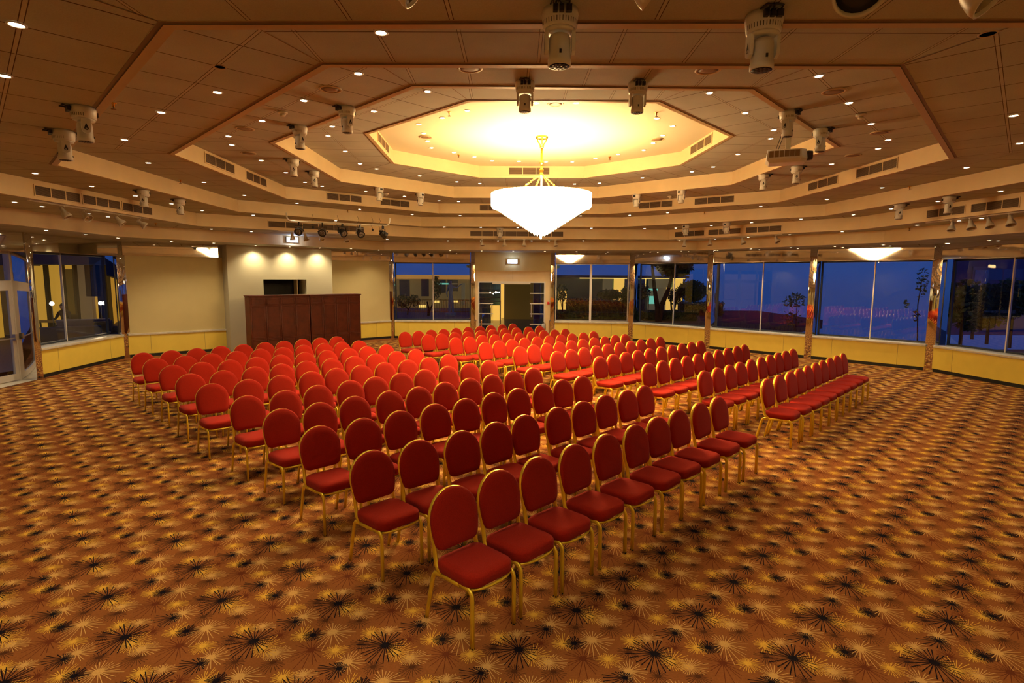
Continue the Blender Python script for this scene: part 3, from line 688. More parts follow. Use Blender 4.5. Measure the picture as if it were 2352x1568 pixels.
m = MB(); m.lathe([(0.024, zc(4.80)), (0.024, zc(4.55)), (0.034, zc(4.545)), (0.034, zc(4.51)), (0.02, zc(4.50)), (0.02, zc(4.42)), (0.036, zc(4.41)), (0.042, zc(4.39)), (0.032, zc(4.36)), (0.032, zc(4.32)), (0.045, zc(4.31)), (0.045, zc(4.28)), (0.018, zc(4.27)), (0.018, zc(3.90))], 16)
m.build('stem', M['brass'], ch)
for k in range(4):
    a = 2 * PI * k / 4 + 0.35
    m = MB(); p0 = Vector((0.045 * math.cos(a), 0.045 * math.sin(a), zc(4.295))); p1 = Vector((0.50 * math.cos(a), 0.50 * math.sin(a), zc(3.95)))
    nl = 18; d = (p1 - p0) / nl; side = d.cross(Vector((0, 0, 1))).normalized(); upv = side.cross(d).normalized()
    for i in range(nl):
        c = p0 + d * (i + 0.5); w = side if i % 2 else upv; h = d * 0.66; R = 0.013
        m.tube([c - h + w * 0.0, c - h * 0.6 + w * R, c + h * 0.6 + w * R, c + h, c + h * 0.6 - w * R, c - h * 0.6 - w * R], 0.0035, 5, closed=True)
    m.build('chain', M['brass'], ch)
m = MB(); R0 = 0.905
m.tube([(R0 * math.cos(2 * PI * i / 64), R0 * math.sin(2 * PI * i / 64), zc(3.94)) for i in range(64)], 0.010, 6, closed=True)
for k in range(8):
    a = PI * k / 8; m.tube([(R0 * math.cos(a), R0 * math.sin(a), zc(3.94)), (-R0 * math.cos(a), -R0 * math.sin(a), zc(3.94))], 0.006, 5)
m.build('rim', M['brass'], ch)
def drops(rings, name):
    m = MB()
    for (R, zt, ln, cnt, w) in rings:
        for i in range(cnt):
            a = 2 * PI * (i + (0.5 if int(R * 1000) % 2 else 0)) / cnt; c = Vector((R * math.cos(a), R * math.sin(a), 0)); t = Vector((-math.sin(a), math.cos(a), 0)) * w; n_ = Vector((math.cos(a), math.sin(a), 0)) * w * 0.8
            z0 = Vector((0, 0, zc(zt))); z1 = Vector((0, 0, zc(zt - ln))); z2 = Vector((0, 0, zc(zt - ln) - w * 1.6))
            vs = [c - t + z0, c + n_ + z0, c + t + z0, c - n_ + z0, c - t + z1, c + n_ + z1, c + t + z1, c - n_ + z1, c + z2]
            m.add(vs, [(0, 1, 5, 4), (1, 2, 6, 5), (2, 3, 7, 6), (3, 0, 4, 7), (0, 3, 2, 1), (4, 5, 8), (5, 6, 8), (6, 7, 8), (7, 4, 8)], 0)
    o = m.build(name, M['crystal'], ch); o['kind'] = 'stuff'; return o
drops([(0.915, 3.955, 0.225, 92, 0.027)], 'crystal_fringe')
rings = []
nrg = 17
for k in range(nrg):
    R = 0.895 - k * (0.88 / (nrg - 1)); zb = 3.115 + 0.585 * R / 0.9; ln = 0.085 if R > 0.15 else 0.045; rings.append((R, zb + ln + 0.04, ln, max(4, int(2 * PI * R / 0.060)), 0.025 if R > 0.1 else 0.014))
drops(rings, 'crystal_tiers')
m = MB(); m.sphere((0, 0, zc(3.14)), 0.016, nu=12, nv=8); m.build('finial', M['crystal'], ch)

# ---------------------------------------------------------------- recessed downlights
STEP = ['central dome', 'innermost tiled step', 'second tiled step', 'third tiled step', 'fourth tiled step', 'fifth tiled step', 'outermost tiled step']
def make_downlight():
    root = empty('ceiling_downlight', (0, 0, 0))
    m = MB(); m.lathe([(0.052, 0.0), (0.054, -0.006), (0.046, -0.010), (0.036, -0.006), (0.036, -0.002)], 20, cap=False); m.build('trim_ring', M['offwhite'], root)
    m = MB(); m.lathe([(0.036, -0.003), (0.030, -0.008)], 16, cap=True); m.build('lamp', M['lampglass'], root)
    ld = bpy.data.lights.new('downlight_beam', 'SPOT'); ld.energy = DOWNLIGHT_W; ld.spot_size = math.radians(92); ld.spot_blend = 0.7; ld.color = DOWNLIGHT_C; ld.shadow_soft_size = 0.035
    lo = bpy.data.objects.new('downlight_beam', ld); C.objects.link(lo); lo.parent = root; lo.location = (0, 0, -0.02)
    return root
dl0 = make_downlight(); index_kids(dl0)
# three of the outermost fittings hang close to the stage block and wash it
_b = Bay(6, 7); WASH = []
for s_, old in ((3.45, (-7.74, 17.09)), (4.50, (-6.96, 17.78)), (5.50, (-6.24, 18.61))):
    p = _b.A + _b.t * s_ + _b.n * 0.78; WASH.append((p.x, p.y))
    DL[:] = [[6, p.x, p.y] if (d_[0] == 6 and abs(d_[1] - old[0]) < 0.02 and abs(d_[2] - old[1]) < 0.02) else d_ for d_ in DL]
WIDE = bpy.data.lights['downlight_beam'].copy(); WIDE.name = 'soffit_beam'; WIDE.energy = DOWNLIGHT_W * 2.0; WIDE.spot_size = math.radians(130); WIDE.spot_blend = 0.8
def inward(lev, x, y):
    # keep each fitting clear of the step face that drops beside it
    if lev == 6: return x, y
    poly = RG[RN[lev]] if lev < 6 else None
    p = Vector((x, y))
    for _ in range(2):
        for i in range(8):
            a = Vector(poly[i]); b = Vector(poly[(i + 1) % 8]); t_ = (b - a).normalized(); n_ = Vector((-t_.y, t_.x)); d = (p - a).dot(n_)
            if d < 0.47: p = p + n_ * (0.47 - d)
    return p.x, p.y
bylev = {}
for lev, x, y in DL: bylev.setdefault(lev, []).append(inward(lev, x, y))
# the same rings carry on over and behind the camera, above the picture
NEAR = [(4, 0.9, 3.0), (5, -2.6, 1.8), (5, -1.2, 1.75), (5, 0.2, 1.75), (5, 1.6, 1.75), (5, 3.0, 1.8), (5, 4.6, 2.6), (5, -4.4, 3.2), (5, -6.6, 5.4), (5, 6.6, 4.4), (5, 8.6, 6.6), (6, -3.0, 0.4), (6, -1.0, 0.3), (6, 1.0, 0.3), (6, 3.0, 0.4), (6, -6.4, 3.0), (6, -9.0, 5.6), (6, 6.8, 2.4), (6, 9.4, 5.0), (6, 11.0, 8.0), (6, -10.0, 9.0)]
for lev, x, y in NEAR: bylev.setdefault(lev, []).append((x, y))
first = True
for lev, pts in bylev.items():
    # clockwise seen in plan, starting from the camera side
    key = lambda p: (math.atan2(p[0] - 0.5, -(p[1] - 10.6)) * -1) % (2 * PI)
    pts.sort(key=key)
    for i, (x, y) in enumerate(pts):
        loc = (x, y, LEVZ[lev] - 0.0005)
        if first: o = dl0; o.location = loc; first = False
        else: o = copy_tree(dl0, loc)
        if lev == 6:
            for l_ in [c_ for c_ in C.objects if c_.parent == o and c_.type == 'LIGHT']: l_.data = WIDE
        tag(o, 'small lit downlight in the %s, %s clockwise from the camera side' % (STEP[lev], ORD[i + 1]), 'downlight', 'recessed ceiling downlights')
for (wx, wy), pw in zip(WASH, (16, 20, 13)):
    host = min((o for o in C.objects if o.name.startswith('ceiling_downlight')), key=lambda o: (o.location.x - wx) ** 2 + (o.location.y - wy) ** 2)
    ld = bpy.data.lights.new('wall_washer', 'SPOT'); ld.energy = pw * 0.95; ld.spot_size = math.radians(78); ld.spot_blend = 0.8; ld.color = (1.0, 0.78, 0.38); ld.shadow_soft_size = 0.03
    lo = bpy.data.objects.new('wall_washer_beam', ld); C.objects.link(lo); lo.parent = host; lo.location = (0, 0, -0.03)
    dv = Vector((-_b.n.x * 0.42, -_b.n.y * 0.42, -1.0)); lo.rotation_euler = dv.to_track_quat('-Z', 'Y').to_euler()

# ---------------------------------------------------------------- ceiling speakers, smoke detectors, sprinklers, open holes
def zlev(k): return LEVZ[k]
SPK = [(2, -2.01, 6.47), (2, -3.76, 8.19), (2, -4.45, 9.79), (0, -1.63, 10.87), (0, 2.7, 10.95), (2, 3.5, 6.44), (2, 5.13, 8.18), (2, 5.64, 9.66), (0, 0.63, 8.79), (2, -0.43, 5.81), (2, 1.91, 5.82)]
SPL = ['left of the near row of panels', 'left of the second ceiling step', 'far left of the second ceiling step', 'left side of the dome', 'right side of the dome', 'near right of the second ceiling step', 'right of the second ceiling step', 'far right of the second ceiling step', 'near edge of the dome', 'near side of the second ceiling step, left one', 'near side of the second ceiling step, right one']
root = empty('ceiling_speaker', (0, 0, 0))
m = MB(); m.lathe([(0.125, 0), (0.127, -0.008), (0.105, -0.012), (0.098, -0.006)], 28, cap=False); m.build('rim', M['trim'], root)
m = MB(); m.lathe([(0.098, -0.007), (0.05, -0.010)], 24); m.build('speaker_grille', M['grille'], root)
index_kids(root)
for i, (k, x, y) in enumerate(SPK):
    o = root if i == 0 else copy_tree(root, (0, 0, 0)); o.location = (x, y, zlev(k) - 0.0005)
    tag(o, 'round flush ceiling speaker, ' + SPL[i], 'speaker', 'flush ceiling speakers')
SMK = [((2, -2.89, 7.35), 'left on the second ceiling step'), ((2, 4.32, 7.3), 'right on the second ceiling step'), ((2, -3.16, 14.41), 'far left behind the chandelier'), ((2, 3.96, 14.56), 'far right behind the chandelier')]
root = empty('smoke_detector', (0, 0, 0))
m = MB(); m.lathe([(0.06, 0), (0.06, -0.02), (0.05, -0.028)], 20); m.build('base', M['offwhite'], root)
m = MB(); m.lathe([(0.03, -0.028), (0.034, -0.05), (0.02, -0.06)], 16); m.build('sensor', M['offwhite'], root)
index_kids(root)
for i, ((k, x, y), s_) in enumerate(SMK):
    o = root if i == 0 else copy_tree(root, (0, 0, 0)); o.location = (x, y, zlev(k) - 0.0005)
    tag(o, 'cream smoke detector, ' + s_, 'smoke detector', 'ceiling smoke detectors')
SPR = [((3, -4.16, 6.11), 'left beside the near left rim'), ((3, -6.27, 10.92), 'left of the third ceiling step'), ((5, -8.43, 13.56), 'far left above the window'), ((0, -1.01, 9.25), 'near left of the dome'), ((0, -1.16, 12.41), 'far left of the dome'), ((0, 2.08, 12.53), 'far right of the dome'), ((0, 2.24, 9.2), 'near right of the dome'), ((3, -4.5, 15.7), 'above the stage bar'), ((3, 7.64, 11.15), 'right of the third ceiling step'), ((3, 5.18, 15.58), 'far right of the third ceiling step'), ((5, 9.38, 13.58), 'right above the corner pier')]
root = empty('fire_sprinkler', (0, 0, 0))
m = MB(); m.lathe([(0.035, 0), (0.03, -0.006), (0.012, -0.008), (0.012, -0.04)], 16); m.build('body', M['brass'], root)
m = MB(); m.lathe([(0.006, -0.04), (0.006, -0.06), (0.026, -0.062), (0.024, -0.066)], 12); m.build('deflector', M['grille'], root)
index_kids(root)
for i, ((k, x, y), s_) in enumerate(SPR):
    o = root if i == 0 else copy_tree(root, (0, 0, 0)); o.location = (x, y, zlev(k) - 0.0005)
    tag(o, 'small dark fire sprinkler, ' + s_, 'sprinkler', 'ceiling fire sprinklers')
for i, ((k, x, y), s_) in enumerate([((3, -2.51, 5.06), 'on the left'), ((4, 2.90, 3.65), 'on the right, nearer one'), ((3, 4.55, 4.62), 'on the right, beside the picture edge')]):
    m = MB(); m.lathe([(0.052, 0), (0.052, -0.004), (0.042, -0.004), (0.042, -0.001)], 20, cap=False, mi=0); m.lathe([(0.042, -0.0015), (0.02, -0.0015)], 20, mi=1)
    o = m.build('empty_lamp_hole', [M['trim'], M['black']], loc=(x, y, zlev(k) - 0.0005))
    tag(o, 'dark unlit round hole in the near ceiling panels, ' + s_, 'ceiling hole', 'unlit holes in the near ceiling')

# ---------------------------------------------------------------- moving head lamps
def make_moving_head(front=False):
    root = empty('moving_head_light', (0, 0, 0))
    Wm = M['white']
    m = MB(); m.lathe([(0.100, 0.0), (0.104, -0.03), (0.094, -0.10), (0.088, -0.105), (0.05, -0.108)], 28)
    b = m.build('base', Wm, root)
    m = MB()
    for k in range(18):
        a = math.radians(-80 + 160 * k / 17) - PI / 2
        c = Vector((0.0975 * math.cos(a), 0.0975 * math.sin(a), 0)); t = Vector((-math.sin(a), math.cos(a), 0)) * 0.002; n_ = Vector((math.cos(a), math.sin(a), 0)) * 0.0022
        m.add([c - t + n_ + Vector((0, 0, -0.092)), c + t + n_ + Vector((0, 0, -0.092)), c + t + n_ * 2 + Vector((0, 0, -0.066)), c - t + n_ * 2 + Vector((0, 0, -0.066))], [(0, 1, 2, 3)])
    m.build('vent_slots', M['blackplastic'], b)
    m = MB(); m.box(-0.03, 0.03, 0.098, 0.106, -0.075, -0.035); m.build('display', M['blackplastic'], b)
    m = MB()
    for x, w in ((-0.035, 0.012), (0.0, 0.012), (0.04, 0.016)):
        m.box(x - w, x + w, -0.125, -0.098, -0.055, -0.018)
    m.tube([(-0.035, -0.12, -0.02), (-0.03, -0.15, 0.0 - 0.012), (0.0, -0.155, -0.008), (0.04, -0.15, -0.012), (0.04, -0.122, -0.02)], 0.006, 6)
    m.tube([(0.0, -0.12, -0.02), (-0.02, -0.17, -0.02), (-0.05, -0.16, -0.01), (-0.06, -0.09, -0.006)], 0.005, 6)
    m.build('cable_plugs', M['blackplastic'], b)
    m = MB(); m.lathe([(0.085, -0.104), (0.085, -0.118), (0.05, -0.12)], 24)
    for s in (-1, 1):
        pl = [(-0.036, -0.115), (0.036, -0.115), (0.036, -0.19), (0.030, -0.225), (0.0, -0.240), (-0.030, -0.225), (-0.036, -0.19)]
        x0, x1 = (0.066, 0.086) if s > 0 else (-0.086, -0.066)
        n = len(pl); v = [(x0, y, z) for y, z in pl] + [(x1, y, z) for y, z in pl]
        m.add(v, [tuple(range(n)), tuple(range(n, 2 * n))] + [(i, (i + 1) % n, n + (i + 1) % n, n + i) for i in range(n)])
    yk = m.build('yoke', Wm, root)
    m = MB()
    for s in (-1, 1):   # dark drop shaped badge with a pale bead on each arm
        x = s * 0.0868; pts = [(0.0, -0.150)] + [(0.017 * math.sin(a), -0.196 - 0.017 * math.cos(a) * -1) for a in [math.radians(60 + 240 * k / 10) for k in range(11)]]
        m.add([(x, y, z) for y, z in pts], [tuple(range(len(pts)))], 0)
        x = s * 0.0874; m.add([(x, 0.008 * math.cos(2 * PI * k / 10), -0.200 + 0.008 * math.sin(2 * PI * k / 10)) for k in range(10)], [tuple(range(10))], 1)
    m.build('drop_badge', [M['blackplastic'], M['alu']], yk)
    m = MB(); m.lathe([(0.040, -0.130), (0.056, -0.140), (0.060, -0.16), (0.062, -0.26), (0.066, -0.268), (0.066, -0.300), (0.060, -0.302)], 28, cap=True)
    hd = m.build('lamp_head', Wm, root)
    m = MB(); m.lathe([(0.058, -0.3025), (0.02, -0.3035)], 24); ln = m.build('lens', M['lens'], hd)
    m = MB()
    for (R, c_) in ((0.0, 1), (0.021, 6), (0.043, 12)):
        for k in range(c_):
            a = 2 * PI * k / c_; m.lathe([(0.0085, -0.3045), (0.004, -0.3065)], 8, c=(R * math.cos(a), R * math.sin(a), 0))
    m.build('led_lenses', M['alu'], ln) if False else m.build('led_lenses', mat('led_lens', (0.13, 0.09, 0.10), 0.4, spec=0.4), hd)
    m = MB(); m.box(-0.006, 0.006, 0.058, 0.068, -0.27, -0.25); m.box(-0.006, 0.006, -0.068, -0.058, -0.25, -0.23); m.build('screw', M['blackplastic'], hd)
    return root
mh0 = make_moving_head(); index_kids(mh0)
MHP = [(4, 0.26, 3.38, 'nearest of all, hanging left of centre'), (4, 1.43, 3.42, 'near right, beside the nearest lamp'), (2, 0.12, 6.22, 'left one in front of the dome rim'), (2, 1.31, 6.23, 'right one in front of the dome rim'), (2, -2.03, 7.15, 'upper one at the left dome rim'), (2, -2.94, 8.05, 'lower one at the left dome rim'), (4, -3.89, 5.31, 'upper of the near left pair'), (4, -4.74, 6.16, 'lower of the near left pair'), (2, -3.88, 10.26, 'nearer one on the left step'), (2, -3.92, 11.43, 'farther one on the left step'), (4, -6.62, 10.35, 'nearer of the pair above the left grilles'), (4, -6.68, 11.57, 'farther of the pair above the left grilles'), (2, -3.11, 13.44, 'left one of the far left pair'), (2, -2.29, 14.3, 'right one of the far left pair'), (4, -0.4, 17.9, 'far one beside the chandelier tip'), (2, 3.37, 7.2, 'in front of the projector pole'), (2, 4.22, 8.02, 'right behind the projector'), (2, 4.95, 11.46, 'left one below the projector'), (2, 5.20, 10.65, 'right one directly below the projector'), (2, 3.94, 13.54, 'right one of the far right pair'), (2, 3.06, 14.29, 'left one of the far right pair'), (4, 4.96, 16.47, 'left one above the far right track'), (4, 5.86, 15.75, 'right one above the far right track'), (4, 7.78, 11.61, 'left one on the right step'), (4, 7.96, 10.54, 'right one on the right step')]
for i, (k, x, y, s_) in enumerate(MHP):
    o = mh0 if i == 0 else copy_tree(mh0, (0, 0, 0))
    o.location = (x, y, zlev(k) - 0.0005)
    a = math.atan2(y - 10.7, x - 0.55); q = round((a - math.radians(2)) / (PI / 4)) * PI / 4   # snapped to the sector
    o.rotation_euler = (0, 0, q + PI / 2 + (0.0 if i not in (8, 9, 17, 18, 23, 24, 10, 11) else 0.35 * (1 if x < 0 else -1)))
    tag(o, 'white moving head stage lamp, ' + s_, 'stage light', 'white moving head lamps under the ceiling steps')

# ---------------------------------------------------------------- air grilles on the step faces
GR = dict(E=[(6,-7.69,9.29,-7.71,10.26,'left wall side, nearest'),(6,-7.71,10.34,-7.73,11.33,'left wall side, middle'),(6,-7.73,11.41,-7.75,12.35,'left wall side, farthest'),(5,-6.46,15.18,-4.37,16.8,'long one behind the stage lamps'),(4,-1.34,18.15,1.6,18.19,'long one above the exit door'),(3,5.12,18.05,5.77,17.27,'far right row, left one'),(3,5.86,17.16,6.51,16.39,'far right row, middle one'),(3,6.61,16.26,7.25,15.49,'far right row, right one'),(2,8.62,11.98,8.69,11.08,'right wall side, farther'),(2,8.7,10.93,8.77,9.99,'right wall side, nearer')],
 C=[(6,-5.07,9.57,-5.12,10.65,'left middle step, nearer'),(6,-5.15,11.18,-5.2,12.19,'left middle step, farther'),(5,-4.53,14.07,-3.86,14.69,'far left middle step, left one'),(5,-3.45,15.06,-2.81,15.65,'far left middle step, right one'),(4,-0.93,16.28,-0.22,16.26,'far middle step behind the chandelier'),(3,3.42,15.62,4.16,15.05,'far right middle step, left one'),(3,4.63,14.69,5.4,14.1,'far right middle step, right one'),(2,6.27,12.26,6.31,11.25,'right middle step, farther'),(2,6.33,10.68,6.37,9.64,'right middle step, nearer')],
 A=[(6,-2.41,10.37,-2.45,11.44,'left side of the dome'),(4,-0.09,13.62,0.85,13.61,'far side of the dome'),(2,3.47,11.38,3.52,10.35,'right side of the dome')])
ZG = dict(E=3.755, C=4.335, A=4.875)
for rn, lst in GR.items():
    for (e, x0, y0, x1, y1, s_) in lst:
        P0 = Vector(RG[rn][e]); Q0 = Vector(RG[rn][(e + 1) % 8]); t = (Q0 - P0).normalized(); n_ = Vector((-t.y, t.x))
        a = (Vector((x0, y0)) - P0).dot(t); b = (Vector((x1, y1)) - P0).dot(t); a, b = min(a, b), max(a, b)
        root = tag(empty('air_grille', (P0.x + t.x * (a + b) / 2 + n_.x * 0.001, P0.y + t.y * (a + b) / 2 + n_.y * 0.001, ZG[rn]), math.atan2(t.y, t.x)), 'cream louvred air grille, ' + s_, 'air vent', 'air grilles on the ceiling steps')
        w = (b - a) / 2; hh = 0.075; nsec = 3 if w < 0.8 else (6 if w < 1.4 else 8)
        m = MB(); fr = 0.018
        m.box(-w - fr, w + fr, 0, 0.012, hh, hh + fr); m.box(-w - fr, w + fr, 0, 0.012, -hh - fr, -hh); m.box(-w - fr, -w, 0, 0.012, -hh, hh); m.box(w, w + fr, 0, 0.012, -hh, hh)
        for k in range(1, nsec): x = -w + 2 * w * k / nsec; m.box(x - 0.008, x + 0.008, 0, 0.010, -hh, hh)
        m.build('frame', M['fascia'], root)
        m = MB(); m.box(-w, w, 0, 0.002, -hh, hh, 1)
        for k in range(9): z = -hh + 0.008 + k * 0.0165; m.box(-w, w, 0.002, 0.008, z - 0.003, z + 0.004, 0)
        m.build('louvres', [M['grille'], M['grilledark']], root)

# ---------------------------------------------------------------- lighting tracks and their white spotlights
TR = [('left', (-7.81, 9.30), (-7.87, 12.40), 6), ('right', (8.74, 12.15), (8.92, 9.6), 2), ('stage', (-6.31, 15.45), (-4.58, 16.78), 5), ('exit', (-1.27, 18.27), (1.61, 18.31), 4), ('far right', (5.2, 18.14), (7.32, 15.59), 3), ('near', (-1.2, 2.12), (2.9, 2.12), 0)]
for nm, a, b, e in TR:
    A, B = Vector(a), Vector(b); t = (B - A).normalized(); L = (B - A).length
    m = MB(); m.box(0, L, -0.018, 0.018, -0.030, -0.0045)
    o = m.build('lighting_track', M['offwhite'], loc=(A.x, A.y, 3.62)); o.rotation_euler = (0, 0, math.atan2(t.y, t.x))
    tag(o, {'left': 'thin cream lighting track below the left grilles', 'right': 'thin cream lighting track below the right grilles', 'stage': 'thin cream lighting track behind the black stage lamps', 'exit': 'thin cream lighting track facing the camera above the exit door', 'far right': 'thin cream lighting track on the far right ceiling step', 'near': 'thin cream lighting track just above the camera'}[nm], 'lighting track')
M['spotref'] = mat('spot_reflector', (0.30, 0.24, 0.16), 0.25, 0.7)
def make_track_spot(tilt, az, lens=False):
    root = empty('track_spotlight', (0, 0, 0))
    m = MB(); m.box(-0.035, 0.035, -0.014, 0.014, -0.02, 0.0); m.lathe([(0.009, -0.02), (0.009, -0.085)], 10); m.build('adapter', M['offwhite'], root)
    # head axis
    ax = Vector((math.sin(tilt) * math.cos(az), math.sin(tilt) * math.sin(az), -math.cos(tilt)))
    c = Vector((0, 0, -0.08)) - ax * 0.02
    m = MB(); m.lathe([(0.012, -0.035), (0.030, -0.03), (0.036, 0.0), (0.040, 0.05), (0.044, 0.058), (0.066, 0.10), (0.077, 0.14), (0.078, 0.158), (0.070, 0.158), (0.067, 0.145)], 28, c=c, axis=ax, cap=False)
    m.build('lamp_shade', M['offwhite'], root)
    m = MB(); m.lathe([(0.067, 0.146), (0.045, 0.128), (0.018, 0.118), (0.012, 0.135), (0.004, 0.138)], 24, c=c, axis=ax, cap=False); m.build('reflector', M['spotref'], root)
    if lens:
        m = MB(); m.lathe([(0.0665, 0.148), (0.04, 0.152), (0.01, 0.154)], 24, c=c, axis=ax); m.build('lens', M['blackplastic'], root)
    return root
TS = [('left', [(-7.82, 10.0), (-7.83, 10.51), (-7.85, 11.41), (-7.87, 12.11)], [(0.55, 0.2), (0.8, -0.2), (0.7, 0.4), (0.9, 0.5)]),
      ('right', [(8.78, 11.48), (8.81, 11.06), (8.84, 10.68), (8.87, 10.26)], [(0.35, -2.4), (0.4, -1.9), (0.4, -1.7), (0.4, -1.9)]),
      ('stage', [(-6.03, 15.67), (-5.75, 15.88), (-5.42, 16.14), (-4.83, 16.59)], [(0.1, 0), (0.35, -0.5), (0.5, -0.3), (0.5, -0.7)]),
      ('exit', [(-0.98, 18.27), (-0.26, 18.28), (0.37, 18.29), (1.37, 18.31)], [(0.3, -1.4), (0.25, -1.5), (0.25, -1.5), (0.4, -1.3)]),
      ('far right', [(5.38, 17.93), (5.94, 17.25), (6.6, 16.46), (7.22, 15.72)], [(0.3, -1.9), (0.35, -1.7), (0.5, -1.2), (0.6, -1.1)])]
WH = {'left': 'left track', 'right': 'right track', 'stage': 'track behind the stage lamps', 'exit': 'track above the exit door', 'far right': 'far right track'}
for nm, pts, tl in TS:
    for i, ((x, y), (ti, az)) in enumerate(zip(pts, tl)):
        o = make_track_spot(ti, az); o.location = (x, y, 3.589)
        tag(o, 'white bell-shaped track spotlight, %s from left on the %s' % (ORD[i + 1] if nm != 'right' else ORD[i + 1], WH[nm]), 'spotlight', 'white track spotlights')
for i, (x, y, ti, az, s_, sc_) in enumerate([(-0.45, 2.12, 0.95, 0.10, 'top centre-left, seen edge-on', 0.95), (0.40, 2.12, 0.95, 0.15, 'top centre-right, seen edge-on', 0.95), (1.20, 2.12, 0.75, -1.9, 'top right, dark face towards the camera', 1.12), (1.56, 2.12, 0.8, -0.7, 'top right corner, silver reflector showing', 1.1)]):
    o = make_track_spot(ti, az, i == 2); o.location = (x, y, 3.589); o.scale = (sc_,) * 3
    tag(o, 'white spotlight cut by the upper picture edge, ' + s_, 'spotlight', 'near track spotlights')

# ---------------------------------------------------------------- stage bar with five black par lamps
A, B = Vector((-5.44, 14.0, 3.72)), Vector((-3.28, 15.04, 3.72)); t = (B - A).normalized()
m = MB(); zt = 3.92
m.tube([A + t * -0.06 + Vector((0, 0, 0.20)), A + t * -0.06 + Vector((0, 0, 0.10)), A + t * -0.03 + Vector((0, 0, 0.03)), A + t * 0.04, B - t * 0.04, B + t * 0.03 + Vector((0, 0, 0.03)), B + t * 0.06 + Vector((0, 0, 0.10)), B + t * 0.06 + Vector((0, 0, 0.20))], 0.020, 10)
bar = tag(m.build('lighting_bar', M['offwhite']), 'cream pipe bar hung from the ceiling carrying black stage lamps', 'lighting bar')
def make_par(yaw, tilt):
    root = empty('par_light', (0, 0, 0)); Bk = M['blackplastic']
    m = MB(); m.box(-0.015, 0.015, -0.026, 0.026, -0.075, 0.02); m.box(-0.10, 0.10, -0.012, 0.012, -0.085, -0.075)
    for s in (-1, 1): m.box(s * 0.10 - 0.004, s * 0.10 + 0.004, -0.012, 0.012, -0.22, -0.075); m.lathe([(0.016, 0), (0.016, 0.018)], 10, c=(s * 0.104, 0, -0.20), axis=(s, 0, 0))
    m.build('yoke', Bk, root)
    ax = Vector((0, -math.cos(tilt), -math.sin(tilt))); c = Vector((0, 0, -0.20)) - ax * 0.08
    m = MB(); m.lathe([(0.05, 0.0), (0.075, 0.01), (0.085, 0.06), (0.097, 0.15), (0.100, 0.17), (0.085, 0.17), (0.083, 0.16)], 10, c=c, axis=ax, cap=False, smooth=False); m.lathe([(0.05, 0.001), (0.01, 0.001)], 10, c=c, axis=ax)
    bd = m.build('housing', Bk, root)
    m = MB(); m.lathe([(0.084, 0.161), (0.02, 0.162)], 20, c=c, axis=ax); m.build('lens_plate', mat('par_face', (0.10, 0.07, 0.055), 0.3), bd)
    m = MB(); a1 = ax.orthogonal().normalized(); a2 = ax.cross(a1)
    for (R, n_) in ((0.028, 6), (0.056, 12)):
        for k in range(n_):
            q = c + ax * 0.162 + (a1 * math.cos(2 * PI * k / n_) + a2 * math.sin(2 * PI * k / n_)) * R; m.lathe([(0.009, 0), (0.005, 0.003)], 8, c=q, axis=ax)
    m.build('led_lenses', M['alu'], bd)
    root.rotation_euler = (0, 0, yaw)
    return root
for i, (f, yaw, tl, s_) in enumerate([(0.09, 0.0, 0.45, 'first from left'), (0.32, 0.10, 0.5, 'second from left'), (0.52, 0.85, 0.5, 'third, turned right'), (0.705, 0.55, 0.5, 'fourth, turned right'), (0.95, 2.3, 0.6, 'last on the right, turned away')]):
    p = A + t * ((B - A).length * f); o = make_par(yaw, tl); o.location = (p.x, p.y, p.z - 0.021)
    tag(o, 'round black LED par lamp on the stage bar, ' + s_, 'stage light', 'black par lamps on the stage bar')
for i, (f, dr) in enumerate([(0.22, 0.10), (0.47, 0.16), (0.68, 0.12), (0.83, 0.10), (0.91, 0.13)]):
    p = A + t * ((B - A).length * f); m = MB(); m.tube([p + Vector((0, 0, 0.2)), p + Vector((0.03, 0.01, 0.1)), p + Vector((-0.02, 0.0, 0.0)), p + Vector((0.02, 0, -dr))], 0.004, 5); m.box(p.x, p.x + 0.04, p.y - 0.02, p.y + 0.02, p.z - dr - 0.05, p.z - dr)
    tag(m.build('power_cable', M['blackplastic']), 'black cable and plug hanging over the stage bar, %s from left' % ORD[i + 1], 'cable', 'cables over the stage bar')

# ---------------------------------------------------------------- projector
pj = tag(empty('projector', (3.79, 8.05, 4.456 + 0.274 - 0.0005), math.radians(-22)), 'white projector hanging on a pole with its lens to the right', 'projector')
zp = -0.56
m = MB(); m.box(-0.032, 0.032, -0.032, 0.032, zp, -0.01); m.lathe([(0.07, 0), (0.07, -0.012)], 20); m.build('pole', M['white'], pj)
m = MB(); top = zp; 
v = [(-0.26, -0.16, top - 0.005), (0.16, -0.16, top - 0.005), (0.23, -0.08, top - 0.005), (0.23, 0.17, top - 0.005), (-0.26, 0.17, top - 0.005)]
lo = [(-0.27, -0.175, top - 0.13), (0.17, -0.175, top - 0.13), (0.245, -0.085, top - 0.13), (0.245, 0.18, top - 0.13), (-0.27, 0.18, top - 0.13)]
lo2 = [(x * 0.86, y * 0.80, top - 0.175) for x, y, z in lo]
vv = v + lo + lo2; n = 5
m.add(vv, [tuple(range(5)), tuple(range(14, 9, -1))] + [(i, (i + 1) % 5, 5 + (i + 1) % 5, 5 + i) for i in range(5)] + [(5 + i, 5 + (i + 1) % 5, 10 + (i + 1) % 5, 10 + i) for i in range(5)])
bd = m.build('body', M['white'], pj, bevel=0.006)
m = MB()
for k in range(6): x = -0.235 + k * 0.064; m.add([(x, -0.1665, top - 0.022), (x + 0.056, -0.1665, top - 0.022), (x + 0.056, -0.178, top - 0.108), (x, -0.178, top - 0.108)], [(0, 1, 2, 3)])
m.build('vent_grille', M['grille'], bd)
